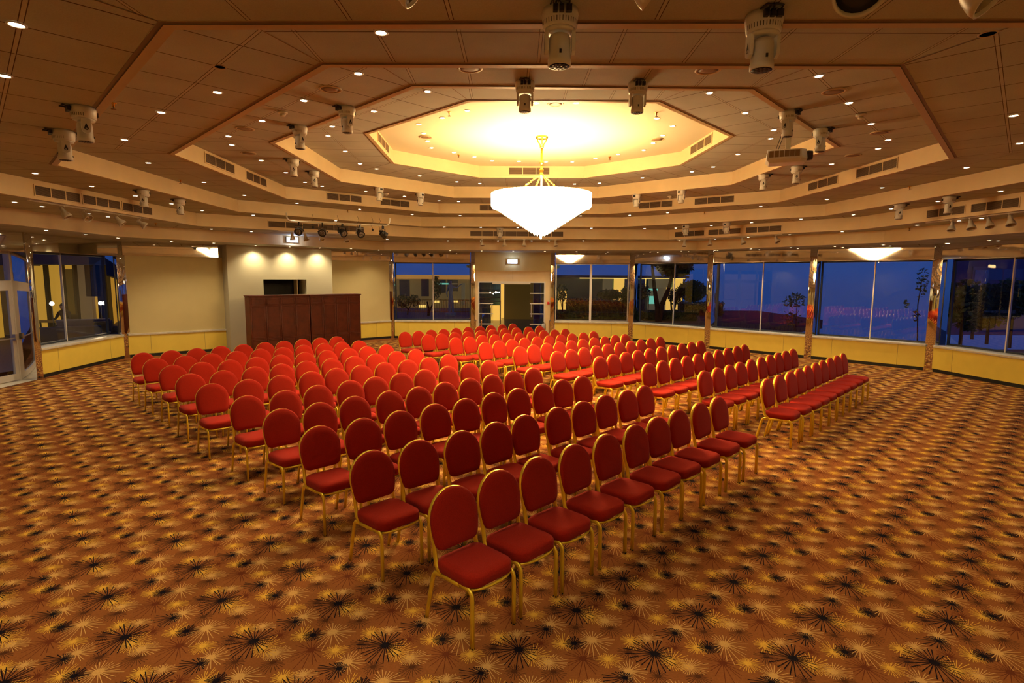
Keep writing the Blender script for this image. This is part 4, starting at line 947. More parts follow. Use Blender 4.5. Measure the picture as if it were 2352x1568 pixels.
m = MB(); m.lathe([(0.062, 0.0), (0.066, 0.03), (0.060, 0.075), (0.052, 0.08)], 24, c=(0.235, 0.03, top - 0.075), axis=(1, 0, 0), cap=False); m.lathe([(0.052, 0.06), (0.01, 0.065)], 20, c=(0.235, 0.03, top - 0.075), axis=(1, 0, 0)); m.build('lens', M['lens'], bd)
for dx in (0.0, 0.03):
    m = MB(); m.tube([(-0.16 + dx, 0.05, top - 0.004), (-0.12 + dx, 0.03, top + 0.12), (-0.05 + dx, 0.0, top + 0.34), (-0.04 + dx, 0, -0.003)], 0.0045, 6); m.build('cable', M['blackplastic'], pj)

# ---------------------------------------------------------------- exit signs
def exit_sign(loc, rz, label, glow_, w=0.40, h=0.17):
    root = tag(empty('exit_sign', loc, rz), label, 'exit sign')
    m = MB(); m.box(-w / 2, w / 2, -0.001, 0.05, -h / 2, h / 2); m.build('housing', M['alu'], root, bevel=0.006)
    m = MB(); m.box(-w / 2 + 0.015, w / 2 - 0.015, 0.05, 0.056, -h / 2 + 0.012, h / 2 - 0.012); m.build('lit_face', M['signlit'], root)
    # running-figure strip and blurred letters: pale cyan bars as far as they can be read
    m = MB()
    for x0, x1 in ((-0.155, -0.125), (-0.085, -0.065), (0.075, 0.095), (0.135, 0.155)): m.box(x0, x1, 0.056, 0.0575, -0.045, 0.05)
    m.build('lettering', M['signgreen'], root)
    # bare point light added in front of the sign for its halo on the wall
    ld = bpy.data.lights.new('exit_glow', 'POINT'); ld.energy = glow_; ld.color = (0.60, 0.72, 1.0); ld.shadow_soft_size = 0.03
    lo_ = bpy.data.objects.new('exit_glow', ld); C.objects.link(lo_); lo_.parent = root; lo_.location = (0, 0.17, 0)
    return root
bayd = Bay(8, 9)
s = exit_sign((0.0, 21.868, 2.98), PI, 'lit white exit sign above the far glass doors', 3.0)
P0 = Vector(RG['F'][5]); Q0 = Vector(RG['F'][6]); t = (Q0 - P0).normalized(); nn = Vector((-t.y, t.x))
s = exit_sign((-6.80 + nn.x * 0.002, 17.58 + nn.y * 0.002, 3.49), math.atan2(t.y, t.x), 'lit white exit sign on the ceiling step above the stage wall', 6.0)
# snap it on to the step face
pp = Vector((-6.80, 17.58)); off = (pp - P0).dot(nn); s.location = (pp.x - nn.x * off + nn.x * 0.003, pp.y - nn.y * off + nn.y * 0.003, 3.49)

# ---------------------------------------------------------------- dark wooden bar cabinets in front of the stage wall
M['wood'] = mat('stained_wood', (0.105, 0.017, 0.005), 0.5, noise=0.25, nscale=6, spec=0.3)
bay = Bay(6, 7)
for i, (s0, s1) in enumerate(((2.85, 4.615), (4.635, 6.32))):
    c = bay.A + bay.t * ((s0 + s1) / 2) + bay.n * 1.75
    root = tag(empty('wooden_cabinet', (c.x, c.y, 0), math.atan2(bay.t.y, bay.t.x)), 'tall dark red wooden panelled cabinet before the stage wall, %s one' % ('left' if i == 0 else 'right'), 'cabinet', 'wooden cabinets at the stage')
    w = (s1 - s0) / 2; D = 0.25; H = 1.76
    m = MB(); m.box(-w, w, -D, D, 0.08, H); m.box(-w + 0.02, w - 0.02, -D + 0.03, D - 0.02, 0.0, 0.08); m.build('carcass', M['wood'], root)
    m = MB(); m.box(-w - 0.03 * (i == 0), w + 0.03 * (i == 1), -D - 0.035, D, H + 0.022, H + 0.05); m.box(-w - 0.015 * (i == 0), w + 0.015 * (i == 1), -D - 0.018, D, H, H + 0.022); m.build('top', M['wood'], root, bevel=0.006)
    nP = 4; pw = 2 * w / nP
    for k in range(nP):
        x0 = -w + k * pw; y = -D
        m = MB()
        for (zz0, zz1) in ((0.10, 0.50), (0.53, 1.50), (1.53, 1.73)):
            g = 0.045
            m.box(x0 + 0.004, x0 + g, y - 0.018, y - 0.001, zz0, zz1); m.box(x0 + pw - g, x0 + pw - 0.004, y - 0.018, y - 0.001, zz0, zz1)
            m.box(x0 + g, x0 + pw - g, y - 0.018, y - 0.001, zz0, zz0 + 0.035); m.box(x0 + g, x0 + pw - g, y - 0.018, y - 0.001, zz1 - 0.035, zz1)
        m.box(x0 + 0.004, x0 + pw - 0.004, y - 0.026, y - 0.001, 0.501, 0.529); m.box(x0 + 0.004, x0 + pw - 0.004, y - 0.022, y - 0.001, 1.501, 1.529)
        m.build('panel', M['wood'], root, bevel=0.004)

# ---------------------------------------------------------------- by the exit doors: steel stanchions, extinguisher, call point
for i, (x, y) in enumerate(((-1.38, 21.2), (-1.16, 21.3), (1.42, 21.25))):
    m = MB(); m.lathe([(0.10, 0), (0.10, 0.02), (0.02, 0.03), (0.024, 0.06), (0.024, 0.72), (0.035, 0.74), (0.035, 0.78), (0.01, 0.80)], 18)
    tag(m.build('barrier_post', M['chrome'], loc=(x, y, 0)), 'polished steel post beside the glass doors, ' + ('outer left one', 'inner left one', 'right one')[i], 'barrier post', 'steel posts at the exit doors')
root = tag(empty('fire_extinguisher', (1.17, 21.25, 0)), 'silver fire extinguisher with red and white label by the right door jamb', 'fire extinguisher')
m = MB(); m.lathe([(0.07, 0), (0.075, 0.02), (0.075, 0.55), (0.05, 0.62), (0.025, 0.66)], 20); m.build('body', M['alu'], root)
m = MB(); m.lathe([(0.0765, 0.25), (0.0765, 0.48)], 20, cap=False); m.build('label', M['redplastic'], root)
m = MB(); m.box(-0.03, 0.03, -0.01, 0.01, 0.66, 0.72); m.tube([(0, 0.02, 0.68), (0.09, 0.03, 0.66), (0.10, 0.03, 0.4)], 0.008, 6); m.build('valve', M['blackplastic'], root)
b = MB(); b.box(-0.04, 0.04, -0.03, 0, -0.05, 0.05); tag(b.build('call_point', M['redplastic'], loc=(1.40, 21.93 - 0.001, 1.40), bevel=0.005), 'small red fire call point on the right door surround', 'call point')
# the visible lamp faces add next to nothing beside their own beams: skip them as sampled lights
for k_ in ('lampglass', 'signlit', 'signgreen'): M[k_].cycles.emission_sampling = 'NONE'
# ---------------------------------------------------------------- outside and beyond the windows
def at(px, py, Y):
    d = (_r * ((px - 1176) / FOC) + _u2 * ((784 - py) / FOC) + _f); k = Y / d.y
    return EYE + d * k
M['paving'] = mat('dusk_paving', (0.10, 0.09, 0.13), 0.6)
M['soil'] = mat('garden_soil', (0.05, 0.035, 0.02), 0.9)
M['leaf'] = mat('dark_leaf', (0.035, 0.075, 0.02), 0.6)
M['leafolive'] = mat('olive_leaf', (0.10, 0.11, 0.03), 0.6)
M['bark'] = mat('bark', (0.03, 0.02, 0.015), 0.9)
M['navy'] = mat('navy_render', (0.03, 0.05, 0.12), 0.8)
M['lounge_lit'] = mat('lounge_wall', (0.20, 0.12, 0.03), 0.8, emit=(1.0, 0.48, 0.05), es=0.38)  # emission painted in for the lamplight on the lounge walls
M['warm_lit'] = mat('warm_lit_face', (0.5, 0.35, 0.12), 0.8, emit=(1.0, 0.54, 0.09), es=0.75)  # lit windows; on column and counter the glow stands in for lamplight
M['strip'] = mat('light_strip', (1, 0.8, 0.4), 0.5, emit=(1.0, 0.62, 0.12), es=1.0)
M['teal'] = mat('lit_window_teal', (0.1, 0.3, 0.25), 0.8, emit=(0.25, 0.8, 0.55), es=0.55)
M['dimwin'] = mat('dim_window', (0.10, 0.08, 0.05), 0.8, emit=(0.8, 0.6, 0.3), es=0.07)
M['tealdim'] = mat('dim_glass', (0.10, 0.20, 0.30), 0.2, 0.85)
M['brownwall'] = mat('brown_corridor_wall', (0.10, 0.055, 0.012), 0.6, emit=(1, 0.55, 0.08), es=0.03)  # faint emission replaces light missing on these walls
M['blueclad'] = mat('blue_stone', (0.12, 0.22, 0.62), 0.7, emit=(0.05, 0.09, 0.30), es=0.0)
M['sofa'] = mat('slate_sofa', (0.06, 0.06, 0.12), 0.9)
M['ochre'] = mat('ochre_cushion', (0.35, 0.22, 0.04), 0.9)
M['bulb'] = mat('bare_bulb', (1, 1, 1), 0.5, emit=(1.0, 0.85, 0.6), es=5.0)

# raised garden beds either side of the corridor, paving beyond
b = MB(); b.box(-7, -1.8, 22.55, 33.9, -0.2, 0.66); tag(b.build('garden_terrace', M['paving']), 'dark paved terrace behind the window left of the doors', 'terrace')
b = MB(); b.prism([(1.9, 22.4), (4.9, 22.2), (8.1, 19.2), (13.5, 24.5), (13.5, 31.0), (1.9, 31.0)], 0.25, 0.62); tag(b.build('garden_bed', M['soil']), 'dark planted garden bed behind the windows right of the doors', 'garden bed')
b = MB(); b.prism([(8.45, 18.9), (12.3, 14.9), (14.5, 8), (19, 8), (17.5, 16.3), (13.6, 16.3), (10.6, 19.0)], 0.2, 0.40); tag(b.build('balcony', M['paving']), 'blue-grey balcony outside the right hand windows', 'balcony')

def foliage(name, c, r, n, size, m_, seed, sq=0.8, parent=None):
    rng = random.Random(seed); mb = MB()
    for i in range(n):
        while True:
            p = Vector((rng.uniform(-1, 1), rng.uniform(-1, 1), rng.uniform(-1, 1)))
            if 0.25 < p.length < 1: break
        p = Vector((p.x * r[0], p.y * r[1], p.z * r[2])) + Vector(c)
        a = Vector((rng.uniform(-1, 1), rng.uniform(-1, 1), rng.uniform(-1, 1))).normalized(); b_ = a.orthogonal().normalized(); s_ = size * rng.uniform(0.6, 1.3)
        mb.add([p - a * s_, p + b_ * s_ * 0.4, p + a * s_, p - b_ * s_ * 0.4], [(0, 1, 2, 3)])
    return mb.build(name, m_, parent)
def tree(name, label, base, trunks, crowns, seed, cat='tree', leaf='leaf', size=0.09):
    root = tag(empty(name, base), label, cat)
    m = MB()
    for pts, r0, r1 in trunks:
        for i in range(len(pts) - 1): 
            a, b_ = Vector(pts[i]), Vector(pts[i + 1]); f0 = i / (len(pts) - 1); f1 = (i + 1) / (len(pts) - 1)
            ra = r0 + (r1 - r0) * f0; rb = r0 + (r1 - r0) * f1; d = b_ - a
            m.lathe([(ra, 0), (rb, d.length)], 8, c=a, axis=d)
    m.build('trunk', M['bark'], root)
    mb = MB(); rng = random.Random(seed)
    for (c, r, n) in crowns:
        for i in range(n):
            while True:
                p = Vector((rng.uniform(-1, 1), rng.uniform(-1, 1), rng.uniform(-1, 1)))
                if 0.2 < p.length < 1: break
            p = Vector((p.x * r[0], p.y * r[1], p.z * r[2])) + Vector(c)
            a = Vector((rng.uniform(-1, 1), rng.uniform(-1, 1), rng.uniform(-1, 1))).normalized(); b_ = a.orthogonal().normalized(); s_ = size * rng.uniform(0.6, 1.3)
            mb.add([p - a * s_, p + b_ * s_ * 0.45, p + a * s_, p - b_ * s_ * 0.45], [(0, 1, 2, 3)])
    fo = mb.build('foliage', M[leaf], root)
    return root
def rel(base, px, py, Y): p = at(px, py, Y); return (p.x - base[0], p.y - base[1], p.z - base[2])

# window left of the doors: railing, small trees, veiled blue figure, lit facade
Y = 27.0
p0, p1 = at(905, 688, Y), at(1085, 690, Y)
root = tag(empty('metal_railing', (p0.x, Y, 0.66)), 'thin metal railing seen through the window left of the doors', 'railing')
Lr = p1.x - p0.x; m = MB(); m.box(0, Lr, -0.015, 0.015, 0.60, 0.63); m.box(0, Lr, -0.015, 0.015, 0.06, 0.085); m.build('rail', M['ochre'], root)
m = MB()
for k in range(34): x = Lr * k / 33; m.box(x - 0.008, x + 0.008, -0.008, 0.008, 0, 0.60)
o = m.build('bars', M['ochre'], root)
Yf = 31.0
a, c = at(880, 632, Yf), at(1100, 735, Yf)
root = tag(empty('cafe_building', (a.x, Yf, 0.66)), 'low building with lit orange fascia and dark glazing beyond the railing', 'building')
Lf = c.x - a.x
m = MB(); m.box(0, Lf, 0, 0.3, 0, 1.80, 0); m.build('wall', mat('cafe_wall', (0.22, 0.15, 0.06), 0.8, emit=(1.0, 0.62, 0.2), es=0.06), root)  # slight glow painted in for light on the wall
m = MB(); m.box(0, Lf, -0.15, 0.3, 1.58, 1.80); m.build('lit_fascia', mat('cafe_fascia', (0.3, 0.15, 0.05), 0.7, emit=(1.0, 0.42, 0.08), es=0.30), root)  # fascia shines by emission in place of light falling on it
for px0, px1, y0, y1 in ((918, 941, 642, 680), (968, 985, 640, 680), (1008, 1024, 642, 672), (1028, 1052, 642, 668)):
    q0, q1 = at(px0, y1, Yf), at(px1, y0, Yf); m = MB(); m.box(q0.x - a.x, q1.x - a.x, -0.05, -0.001, q0.z - 0.66, q1.z - 0.66); m.build('dark_window', M['tealdim'], root)
for px0, px1, y0, y1, mm in ((1000, 1012, 649, 653, 'teal'), (1015, 1030, 650, 653, 'teal'), (1037, 1051, 650, 653, 'dimwin'), (1060, 1068, 650, 700, 'dimwin'), (963, 978, 700, 706, 'strip'), (995, 1010, 690, 695, 'strip'), (1035, 1052, 690, 694, 'strip')):
    q0, q1 = at(px0, y1, Yf - 0.2), at(px1, y0, Yf - 0.2); m = MB(); m.box(q0.x - a.x, q1.x - a.x, -0.23, -0.20, q0.z - 0.66, q1.z - 0.66); m.build('light', M[mm], root)
m = MB(); m.box(-30, -2.0, 34, 34.5, 0, 2.38); tag(m.build('boundary_wall', M['navy']), 'dark blue wall far behind the terrace', 'wall')
b0 = at(936, 715, 25.5)
tree('garden_shrub', 'dark round bush before the railing left of the doors', (b0.x, 25.5, 0.66), [([(0, 0, 0), (0.02, 0, 0.25), (-0.15, 0, 0.5)], 0.03, 0.015), ([(0.02, 0, 0.2), (0.2, 0, 0.5)], 0.02, 0.012)], [((-0.18, 0, 0.62), (0.33, 0.3, 0.30), 380), ((0.30, 0, 0.66), (0.28, 0.3, 0.26), 300)], 3, 'shrub', size=0.05)
b0 = at(984, 722, 25.0)
tree('garden_tree', 'small dark forked tree behind the centre bar left of the doors', (b0.x, 25.0, 0.66), [([(0, 0, 0), (0.02, 0, 0.3), (-0.05, 0, 0.62)], 0.06, 0.03), ([(0.03, 0, 0.2), (0.2, 0, 0.5), (0.3, 0, 0.9)], 0.045, 0.02)], [((0.38, 0, 1.25), (0.22, 0.2, 0.5), 260)], 4, size=0.06)
# veiled figure on a plinth
b0 = at(1036, 722, 25.4); gx, gy = b0.x, 25.4
root = tag(empty('garden_statue', (gx, gy, 0.66)), 'blue statue of a standing figure with one arm held out, beyond the window', 'statue')
def skinobj(name, verts, edges, rad, m_, parent, loc=(0, 0, 0)):
    me = bpy.data.meshes.new(name); me.from_pydata(verts, edges, []); me.update()
    o = bpy.data.objects.new(name, me); C.objects.link(o); o.parent = parent; o.location = loc
    o.modifiers.new('skin', 'SKIN')
    if len(me.skin_vertices) == 0:
        bm = bmesh.new(); bm.from_mesh(me); bm.verts.layers.skin.verify(); bm.to_mesh(me); bm.free()
    for i in range(len(verts)):
        sv = me.skin_vertices[0].data[i]; sv.radius = (rad[i], rad[i]); sv.use_root = (i == 0)
    s_ = o.modifiers.new('sub', 'SUBSURF'); s_.levels = 1; s_.render_levels = 2
    me.materials.append(m_); return o
m = MB(); m.box(-0.24, 0.20, -0.2, 0.2, 0, 0.10); m.build('plinth', M['blueclad'], root)
V = [(0, 0, 0.72), (-0.01, 0, 0.95), (0, 0, 1.18), (0, 0, 1.30), (0.0, 0, 1.42), (0.0, 0, 1.54), (-0.05, 0, 0.68), (-0.07, 0, 0.40), (-0.07, 0, 0.12), (0.06, 0, 0.68), (0.08, 0, 0.38), (0.09, 0, 0.12), (0.12, 0, 1.26), (0.28, 0, 1.24), (0.42, 0, 1.36), (0.50, -0.02, 1.40), (-0.13, 0, 1.25), (-0.19, 0, 1.02), (-0.16, 0, 0.82)]
Ed = [(0, 1), (1, 2), (2, 3), (3, 4), (4, 5), (0, 6), (6, 7), (7, 8), (0, 9), (9, 10), (10, 11), (3, 12), (12, 13), (13, 14), (14, 15), (3, 16), (16, 17), (17, 18)]
Rr = [0.10, 0.08, 0.10, 0.08, 0.035, 0.06, 0.07, 0.055, 0.05, 0.07, 0.055, 0.05, 0.035, 0.025, 0.02, 0.018, 0.035, 0.028, 0.02]
skinobj('body', V, Ed, Rr, M['blueclad'], root)
# right of the doors: hedge, shrubs, forked tree, lit building
b0 = at(1285, 700, 27); 
def hedge(px0, px1, ptop, Y, zb, label, seed, n, leaf='leafolive'):
    q0, q1 = at(px0, ptop, Y), at(px1, ptop, Y); w = (q1.x - q0.x) / 2; cx = (q0.x + q1.x) / 2; h = q0.z - zb; rng = random.Random(seed); mb = MB()
    mb.box(cx - w * 0.98, cx + w * 0.98, Y - 0.15, Y + 0.3, zb, zb + h * 0.86)
    for i in range(n):
        p = Vector((cx + rng.uniform(-w, w), Y - 0.2 + rng.uniform(-0.1, 0.4), zb + rng.uniform(0.1, 1.0) * h)); a = Vector((rng.uniform(-1, 1), rng.uniform(-1, 1), rng.uniform(-0.5, 1))).normalized(); c_ = a.orthogonal().normalized(); s_ = rng.uniform(0.04, 0.08)
        mb.add([p - a * s_, p + c_ * s_ * 0.4, p + a * s_, p - c_ * s_ * 0.4], [(0, 1, 2, 3)])
    o = tag(mb.build('garden_hedge', M[leaf]), label, 'hedge'); return o
hedge(1300, 1462, 684, 27, 0.62, 'olive clipped hedge behind the window right of the doors', 11, 2200)
hedge(1560, 1660, 692, 27, 0.62, 'long olive hedge behind the forked tree, running right', 12, 2200)
def low(px0, px1, ptop, Y, label, seed, n):
    return hedge(px0, px1, ptop, Y, 0.62, label, seed, n, 'leaf')
low(1279, 1462, 714, 24.2, 'low dark planting under the window right of the doors', 13, 1500)
low(1462, 1600, 712, 23.6, 'low dark planting around the forked tree', 14, 1500)
b0 = at(1512, 728, 23); base = (b0.x, 23, 0.62)
tree('forked_tree', 'tall tree with V-shaped forked trunk outside the far right window', base, [([(0, 0, 0), rel(base, 1510, 705, 23), rel(base, 1503, 660, 23), rel(base, 1497, 600, 23)], 0.13, 0.05), ([(0.02, 0, 0), rel(base, 1520, 700, 23), rel(base, 1537, 660, 23), rel(base, 1548, 610, 23)], 0.13, 0.05)],
     [(rel(base, 1548, 612, 23), (0.75, 0.6, 0.42), 1500), (rel(base, 1530, 585, 23), (1.1, 0.8, 0.5), 900)], 5, size=0.10)
b0 = at(1545, 712, 24); base = (b0.x, 24, 0.62)
tree('garden_shrub', 'big round dark shrub with thin stems right of the forked tree', base, [([(0, 0, 0), rel(base, 1540, 680, 24)], 0.05, 0.03), ([(0, 0, 0), rel(base, 1555, 680, 24), rel(base, 1575, 640, 24)], 0.05, 0.02)], [(rel(base, 1590, 668, 24), (0.62, 0.5, 0.46), 1900), (rel(base, 1550, 680, 24), (0.30, 0.3, 0.35), 420)], 6, 'shrub', size=0.07)
b0 = at(1430, 708, 25); base = (b0.x, 25, 0.62)
tree('garden_shrub', 'spiky dark shrub before the lit wall right of the doors', base, [([(0, 0, 0), rel(base, 1432, 680, 25)], 0.03, 0.02)], [(rel(base, 1400, 676, 25), (0.55, 0.4, 0.22), 700), (rel(base, 1437, 676, 25), (0.25, 0.3, 0.35), 330)], 7, 'shrub', size=0.08)
b0 = at(1475, 712, 25); base = (b0.x, 25, 0.62)
tree('garden_shrub', 'dark bamboo-like shrub just right of the corner pier', base, [([(0, 0, 0), rel(base, 1474, 665, 25)], 0.02, 0.01), ([(0.1, 0, 0), rel(base, 1482, 665, 25)], 0.02, 0.01), ([(0.25, 0, 0), rel(base, 1492, 668, 25)], 0.02, 0.01)], [(rel(base, 1474, 668, 25), (0.36, 0.3, 0.36), 480)], 8, 'shrub', size=0.07)
b0 = at(1292, 712, 25.5); base = (b0.x, 25.5, 0.62)
tree('garden_palm', 'feathery plant against a pale lit patch right of the doors', base, [([(0, 0, 0), rel(base, 1293, 668, 25.5)], 0.03, 0.02), ([(0.05, 0, 0), rel(base, 1285, 675, 25.5)], 0.02, 0.01)], [(rel(base, 1290, 672, 25.5), (0.28, 0.25, 0.4), 240)], 9, 'plant', size=0.07)
Yb = 32.0; A0 = at(1325, 640, Yb); A1 = at(1650, 640, Yb)
root = tag(empty('hotel_wing', (A0.x, Yb, 0)), 'flat-roofed building with warm light strip and glowing wall beyond the garden', 'building')
Lb = A1.x - A0.x
m = MB(); m.box(-2.0, 6.2, -0.4, 1.2, 2.36, 2.50); m.build('roof_canopy', M['navy'], root)
m = MB(); m.box(-2.0, 6.2, 0.6, 0.9, 0, 2.36); m.build('wall', M['tealdim'], root)
def lit(px0, px1, y0, y1, mm, name='lit_window', Y=Yb, dy=-0.06):
    q0, q1 = at(px0, y1, Y), at(px1, y0, Y); m = MB(); m.box(q0.x - A0.x, q1.x - A0.x, Y - Yb + dy, Y - Yb + dy + 0.05, q0.z, q1.z); m.build(name, M[mm], root)
lit(1331, 1440, 636, 639.5, 'strip', 'light_strip'); lit(1472, 1574, 637, 640, 'strip', 'light_strip')
lit(1411, 1437, 640, 690, 'warm_lit', dy=0.3); lit(1386, 1409, 640, 672, 'dimwin', dy=0.3); lit(1282, 1303, 668, 712, 'warm_lit', dy=0.3); lit(1330, 1343, 702, 714, 'warm_lit', dy=-0.3)  # the one behind the palm imitates a lit wall patch by glowing
lit(1490, 1540, 642, 712, 'dimwin', dy=0.3); lit(1488, 1512, 663, 667, 'teal', 'green_sign', dy=0.1); lit(1492, 1508, 680, 698, 'teal', dy=0.2); lit(1530, 1545, 660, 712, 'warm_lit', dy=0.1); lit(1546, 1572, 640, 716, 'warm_lit', dy=0.25); lit(1482, 1484, 640, 670, 'strip', 'post', dy=0.0)
lit(1365, 1380, 706, 712, 'warm_lit', dy=-0.4)
# right windows: a plant on the balcony and another at the corner
b0 = at(1828, 760, 20.5); base = (b0.x, 20.5, 0.4)
tree('balcony_plant', 'sparse dark plant outside the window right of centre', base, [([(0, 0, 0), rel(base, 1830, 700, 20.5)], 0.02, 0.01), ([(0, 0, 0), rel(base, 1815, 715, 20.5)], 0.02, 0.01)], [(rel(base, 1825, 690, 20.5), (0.42, 0.3, 0.28), 180), (rel(base, 1820, 730, 20.5), (0.40, 0.3, 0.3), 110)], 21, 'plant', size=0.07)
b0 = at(2110, 760, 17.0); base = (b0.x, 17.0, 0.4)
tree('balcony_plant', 'tall thin climbing plant at the corner outside the right window', base, [([(0, 0, 0), rel(base, 2108, 700, 17), rel(base, 2118, 640, 17)], 0.02, 0.01)], [(rel(base, 2118, 650, 17), (0.13, 0.2, 0.5), 120), (rel(base, 2082, 698, 17), (0.05, 0.1, 0.12), 24), (rel(base, 2104, 725, 17), (0.06, 0.1, 0.2), 40)], 22, 'plant', size=0.06)
# far right window: pale villa with a dark window behind a mass of shrubs
Yv = 20.5; q0 = at(2185, 760, Yv); q1 = at(2420, 600, Yv)
root = tag(empty('garden_villa', (q0.x, Yv, 0.4)), 'dusky mauve house with a framed dark window beyond the far right pane', 'building')
m = MB(); m.box(0, q1.x - q0.x, 0, 0.4, 0, q1.z - 0.4 + 0.4); m.build('wall', mat('mauve_render', (0.16, 0.11, 0.22), 0.8), root)
w0, w1 = at(2232, 668, Yv), at(2266, 620, Yv)
m = MB(); m.box(w0.x - q0.x - 0.06, w1.x - q0.x + 0.06, -0.05, -0.002, w0.z - 0.4, w1.z - 0.4 + 0.12); f_ = m.build('window_surround', mat('villa_frame', (0.24, 0.2, 0.3), 0.7), root)
m = MB(); m.box(w0.x - q0.x, w1.x - q0.x, -0.07, -0.051, w0.z - 0.4, w1.z - 0.4); m.build('dark_window', M['tealdim'], root)
for i, (px, py, Yq, r, n, sd) in enumerate(((2215, 690, 16.2, 0.75, 1300, 31), (2275, 700, 17.6, 0.85, 1500, 32), (2330, 685, 16.6, 0.75, 1300, 33), (2238, 722, 19.0, 0.75, 1200, 35), (2395, 680, 17.8, 0.85, 1200, 34))):
    b0 = at(px, py, Yq); base = (b0.x, b0.y, 0.4)
    tree('villa_shrub', 'dark leafy shrub before the mauve house, ' + ('far left one', 'second from left', 'third from left', 'rearmost one', 'rightmost one')[i], base, [([(0, 0, 0), (0, 0, b0.z - 0.4)], 0.05, 0.03)], [((0, 0, b0.z - 0.4), (r, r * 0.6, r * 0.8), n)], sd, 'shrub', size=0.10)

# corridor behind the far doors
b = MB(); b.box(-1.75, 1.8, 22.2, 40, -0.2, 0.0); tag(b.build('corridor_floor', mat('corridor_tile', (0.12, 0.13, 0.16), 0.22)), kind='structure', label='shiny dark floor of the corridor beyond the doors', cat='floor')
for (px0, px1, y0, y1, Y, mm, nm, lb, cat) in ((1158, 1226, 640, 730, 32.0, 'brownwall', 'partition_wall', 'dark brown wall facing the open glass doors', 'wall'), (1150, 1158, 640, 726, 33.0, 'warm_lit', 'lit_column', 'narrow yellow-lit column beside the brown wall', 'column'), (1126, 1151, 702, 728, 31.0, 'warm_lit', 'reception_counter', 'bright lit counter seen through the doors', 'counter'), (1096, 1150, 640, 700, 36.0, 'tealdim', 'garden_backdrop', 'dark green glazed wall behind the glass doors', 'wall'), (1226, 1262, 640, 722, 36.0, 'navy', 'side_wall', 'dark wall at the right of the corridor', 'wall')):  # column and counter are self-lit to imitate lamplight
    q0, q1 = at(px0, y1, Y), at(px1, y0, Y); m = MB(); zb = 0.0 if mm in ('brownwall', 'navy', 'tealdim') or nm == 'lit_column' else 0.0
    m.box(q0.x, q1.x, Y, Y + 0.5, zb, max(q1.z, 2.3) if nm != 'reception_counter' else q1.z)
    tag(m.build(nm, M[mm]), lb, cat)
for i, (px, py) in enumerate(((1126, 671), (1133, 674), (1139, 671), (1143, 671), (1147, 671))):
    p = at(px, py, 30.5); m = MB(); m.sphere(tuple(p), 0.035 if i != 2 else 0.06, nu=10, nv=6)
    m.tube([p + Vector((0, 0, 0.03)), Vector((p.x, p.y, 2.74))], 0.003, 5, mi=1)
    tag(m.build('pendant_bulb', [M['bulb'], M['black']]), 'small bright lamp in the corridor, %s from left' % ORD[i + 1], 'lamp', 'corridor lamps')
for i, (px0, px1, py) in enumerate(((1100, 1150, 665), (1100, 1150, 683), (1100, 1150, 692), (1102, 1126, 709))):
    q0, q1 = at(px0, py, 28), at(px1, py, 28); m = MB(); yy = 27.4 + i * 0.45; m.box(q0.x, q1.x, yy, yy + 0.2, q0.z - 0.02, q0.z + 0.02); m.box(q0.x, q0.x + 0.03, yy, yy + 0.2, 0, q0.z - 0.021); m.box(q1.x - 0.03, q1.x, yy, yy + 0.2, 0, q0.z - 0.021)
    tag(m.build('display_shelf', M['trim']), 'pale display shelf left inside the corridor, ' + ('top one', 'second from top', 'third from top', 'lowest one')[i], 'shelf', 'corridor display shelves')
b = MB(); b.box(-1.8, 1.85, 22.3, 40, 2.75, 2.85); tag(b.build('corridor_ceiling', M['tealdim']), kind='structure', label='dark ceiling of the corridor beyond the doors', cat='ceiling')

# lounge beyond the left window
Yl = 22.0
b = MB(); b.prism([(-12.0, 10), (-11.7, 16.2), (-7, 30), (-24, 30), (-24, 10)], -0.1, 0.0); tag(b.build('lounge_floor', M['paving']), kind='structure', label='dark lounge floor beyond the left window', cat='floor')
def lp(px, py, Y=Yl): return at(px, py, Y)
a, c = lp(60, 608), lp(276, 735)
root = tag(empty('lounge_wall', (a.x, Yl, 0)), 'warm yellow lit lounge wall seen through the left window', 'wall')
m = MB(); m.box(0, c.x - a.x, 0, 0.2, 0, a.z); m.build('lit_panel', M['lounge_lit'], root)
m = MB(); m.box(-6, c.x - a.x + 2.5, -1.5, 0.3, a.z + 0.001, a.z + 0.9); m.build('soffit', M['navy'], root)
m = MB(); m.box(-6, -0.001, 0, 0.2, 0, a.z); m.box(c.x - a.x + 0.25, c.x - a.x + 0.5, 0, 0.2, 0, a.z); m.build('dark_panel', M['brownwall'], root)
for px0, px1 in ((110, 116), (176, 181), (148, 153)):
    q0, q1 = lp(px0, 720, Yl - 0.5), lp(px1, 720, Yl - 0.5); m = MB(); m.box(q0.x - a.x, q1.x - a.x, -0.55, -0.4, 0, a.z); m.build('post', M['black'], root)
q0, q1 = lp(153, 730, Yl - 0.2), lp(175, 618, Yl - 0.2); m = MB(); m.box(q0.x - a.x, q1.x - a.x, -0.22, -0.01, 0.3, q1.z); m.build('brown_niche', M['brownwall'], root)
q0, q1 = lp(181, 730, Yl - 0.2), lp(206, 610, Yl - 0.2); m = MB(); m.box(q0.x - a.x, q1.x - a.x, -0.25, -0.05, 0, a.z); m.build('taupe_panel', mat('taupe', (0.25, 0.17, 0.10), 0.8, emit=(1, 0.6, 0.25), es=0.06), root)  # weak emission in the taupe stands for light on the panel
q0, q1 = lp(206, 730, Yl - 0.2), lp(231, 610, Yl - 0.2); m = MB(); m.box(q0.x - a.x, q1.x - a.x, -0.28, -0.05, 1.55, a.z); m.build('grey_panel', mat('greypanel', (0.05, 0.045, 0.06), 0.8), root)
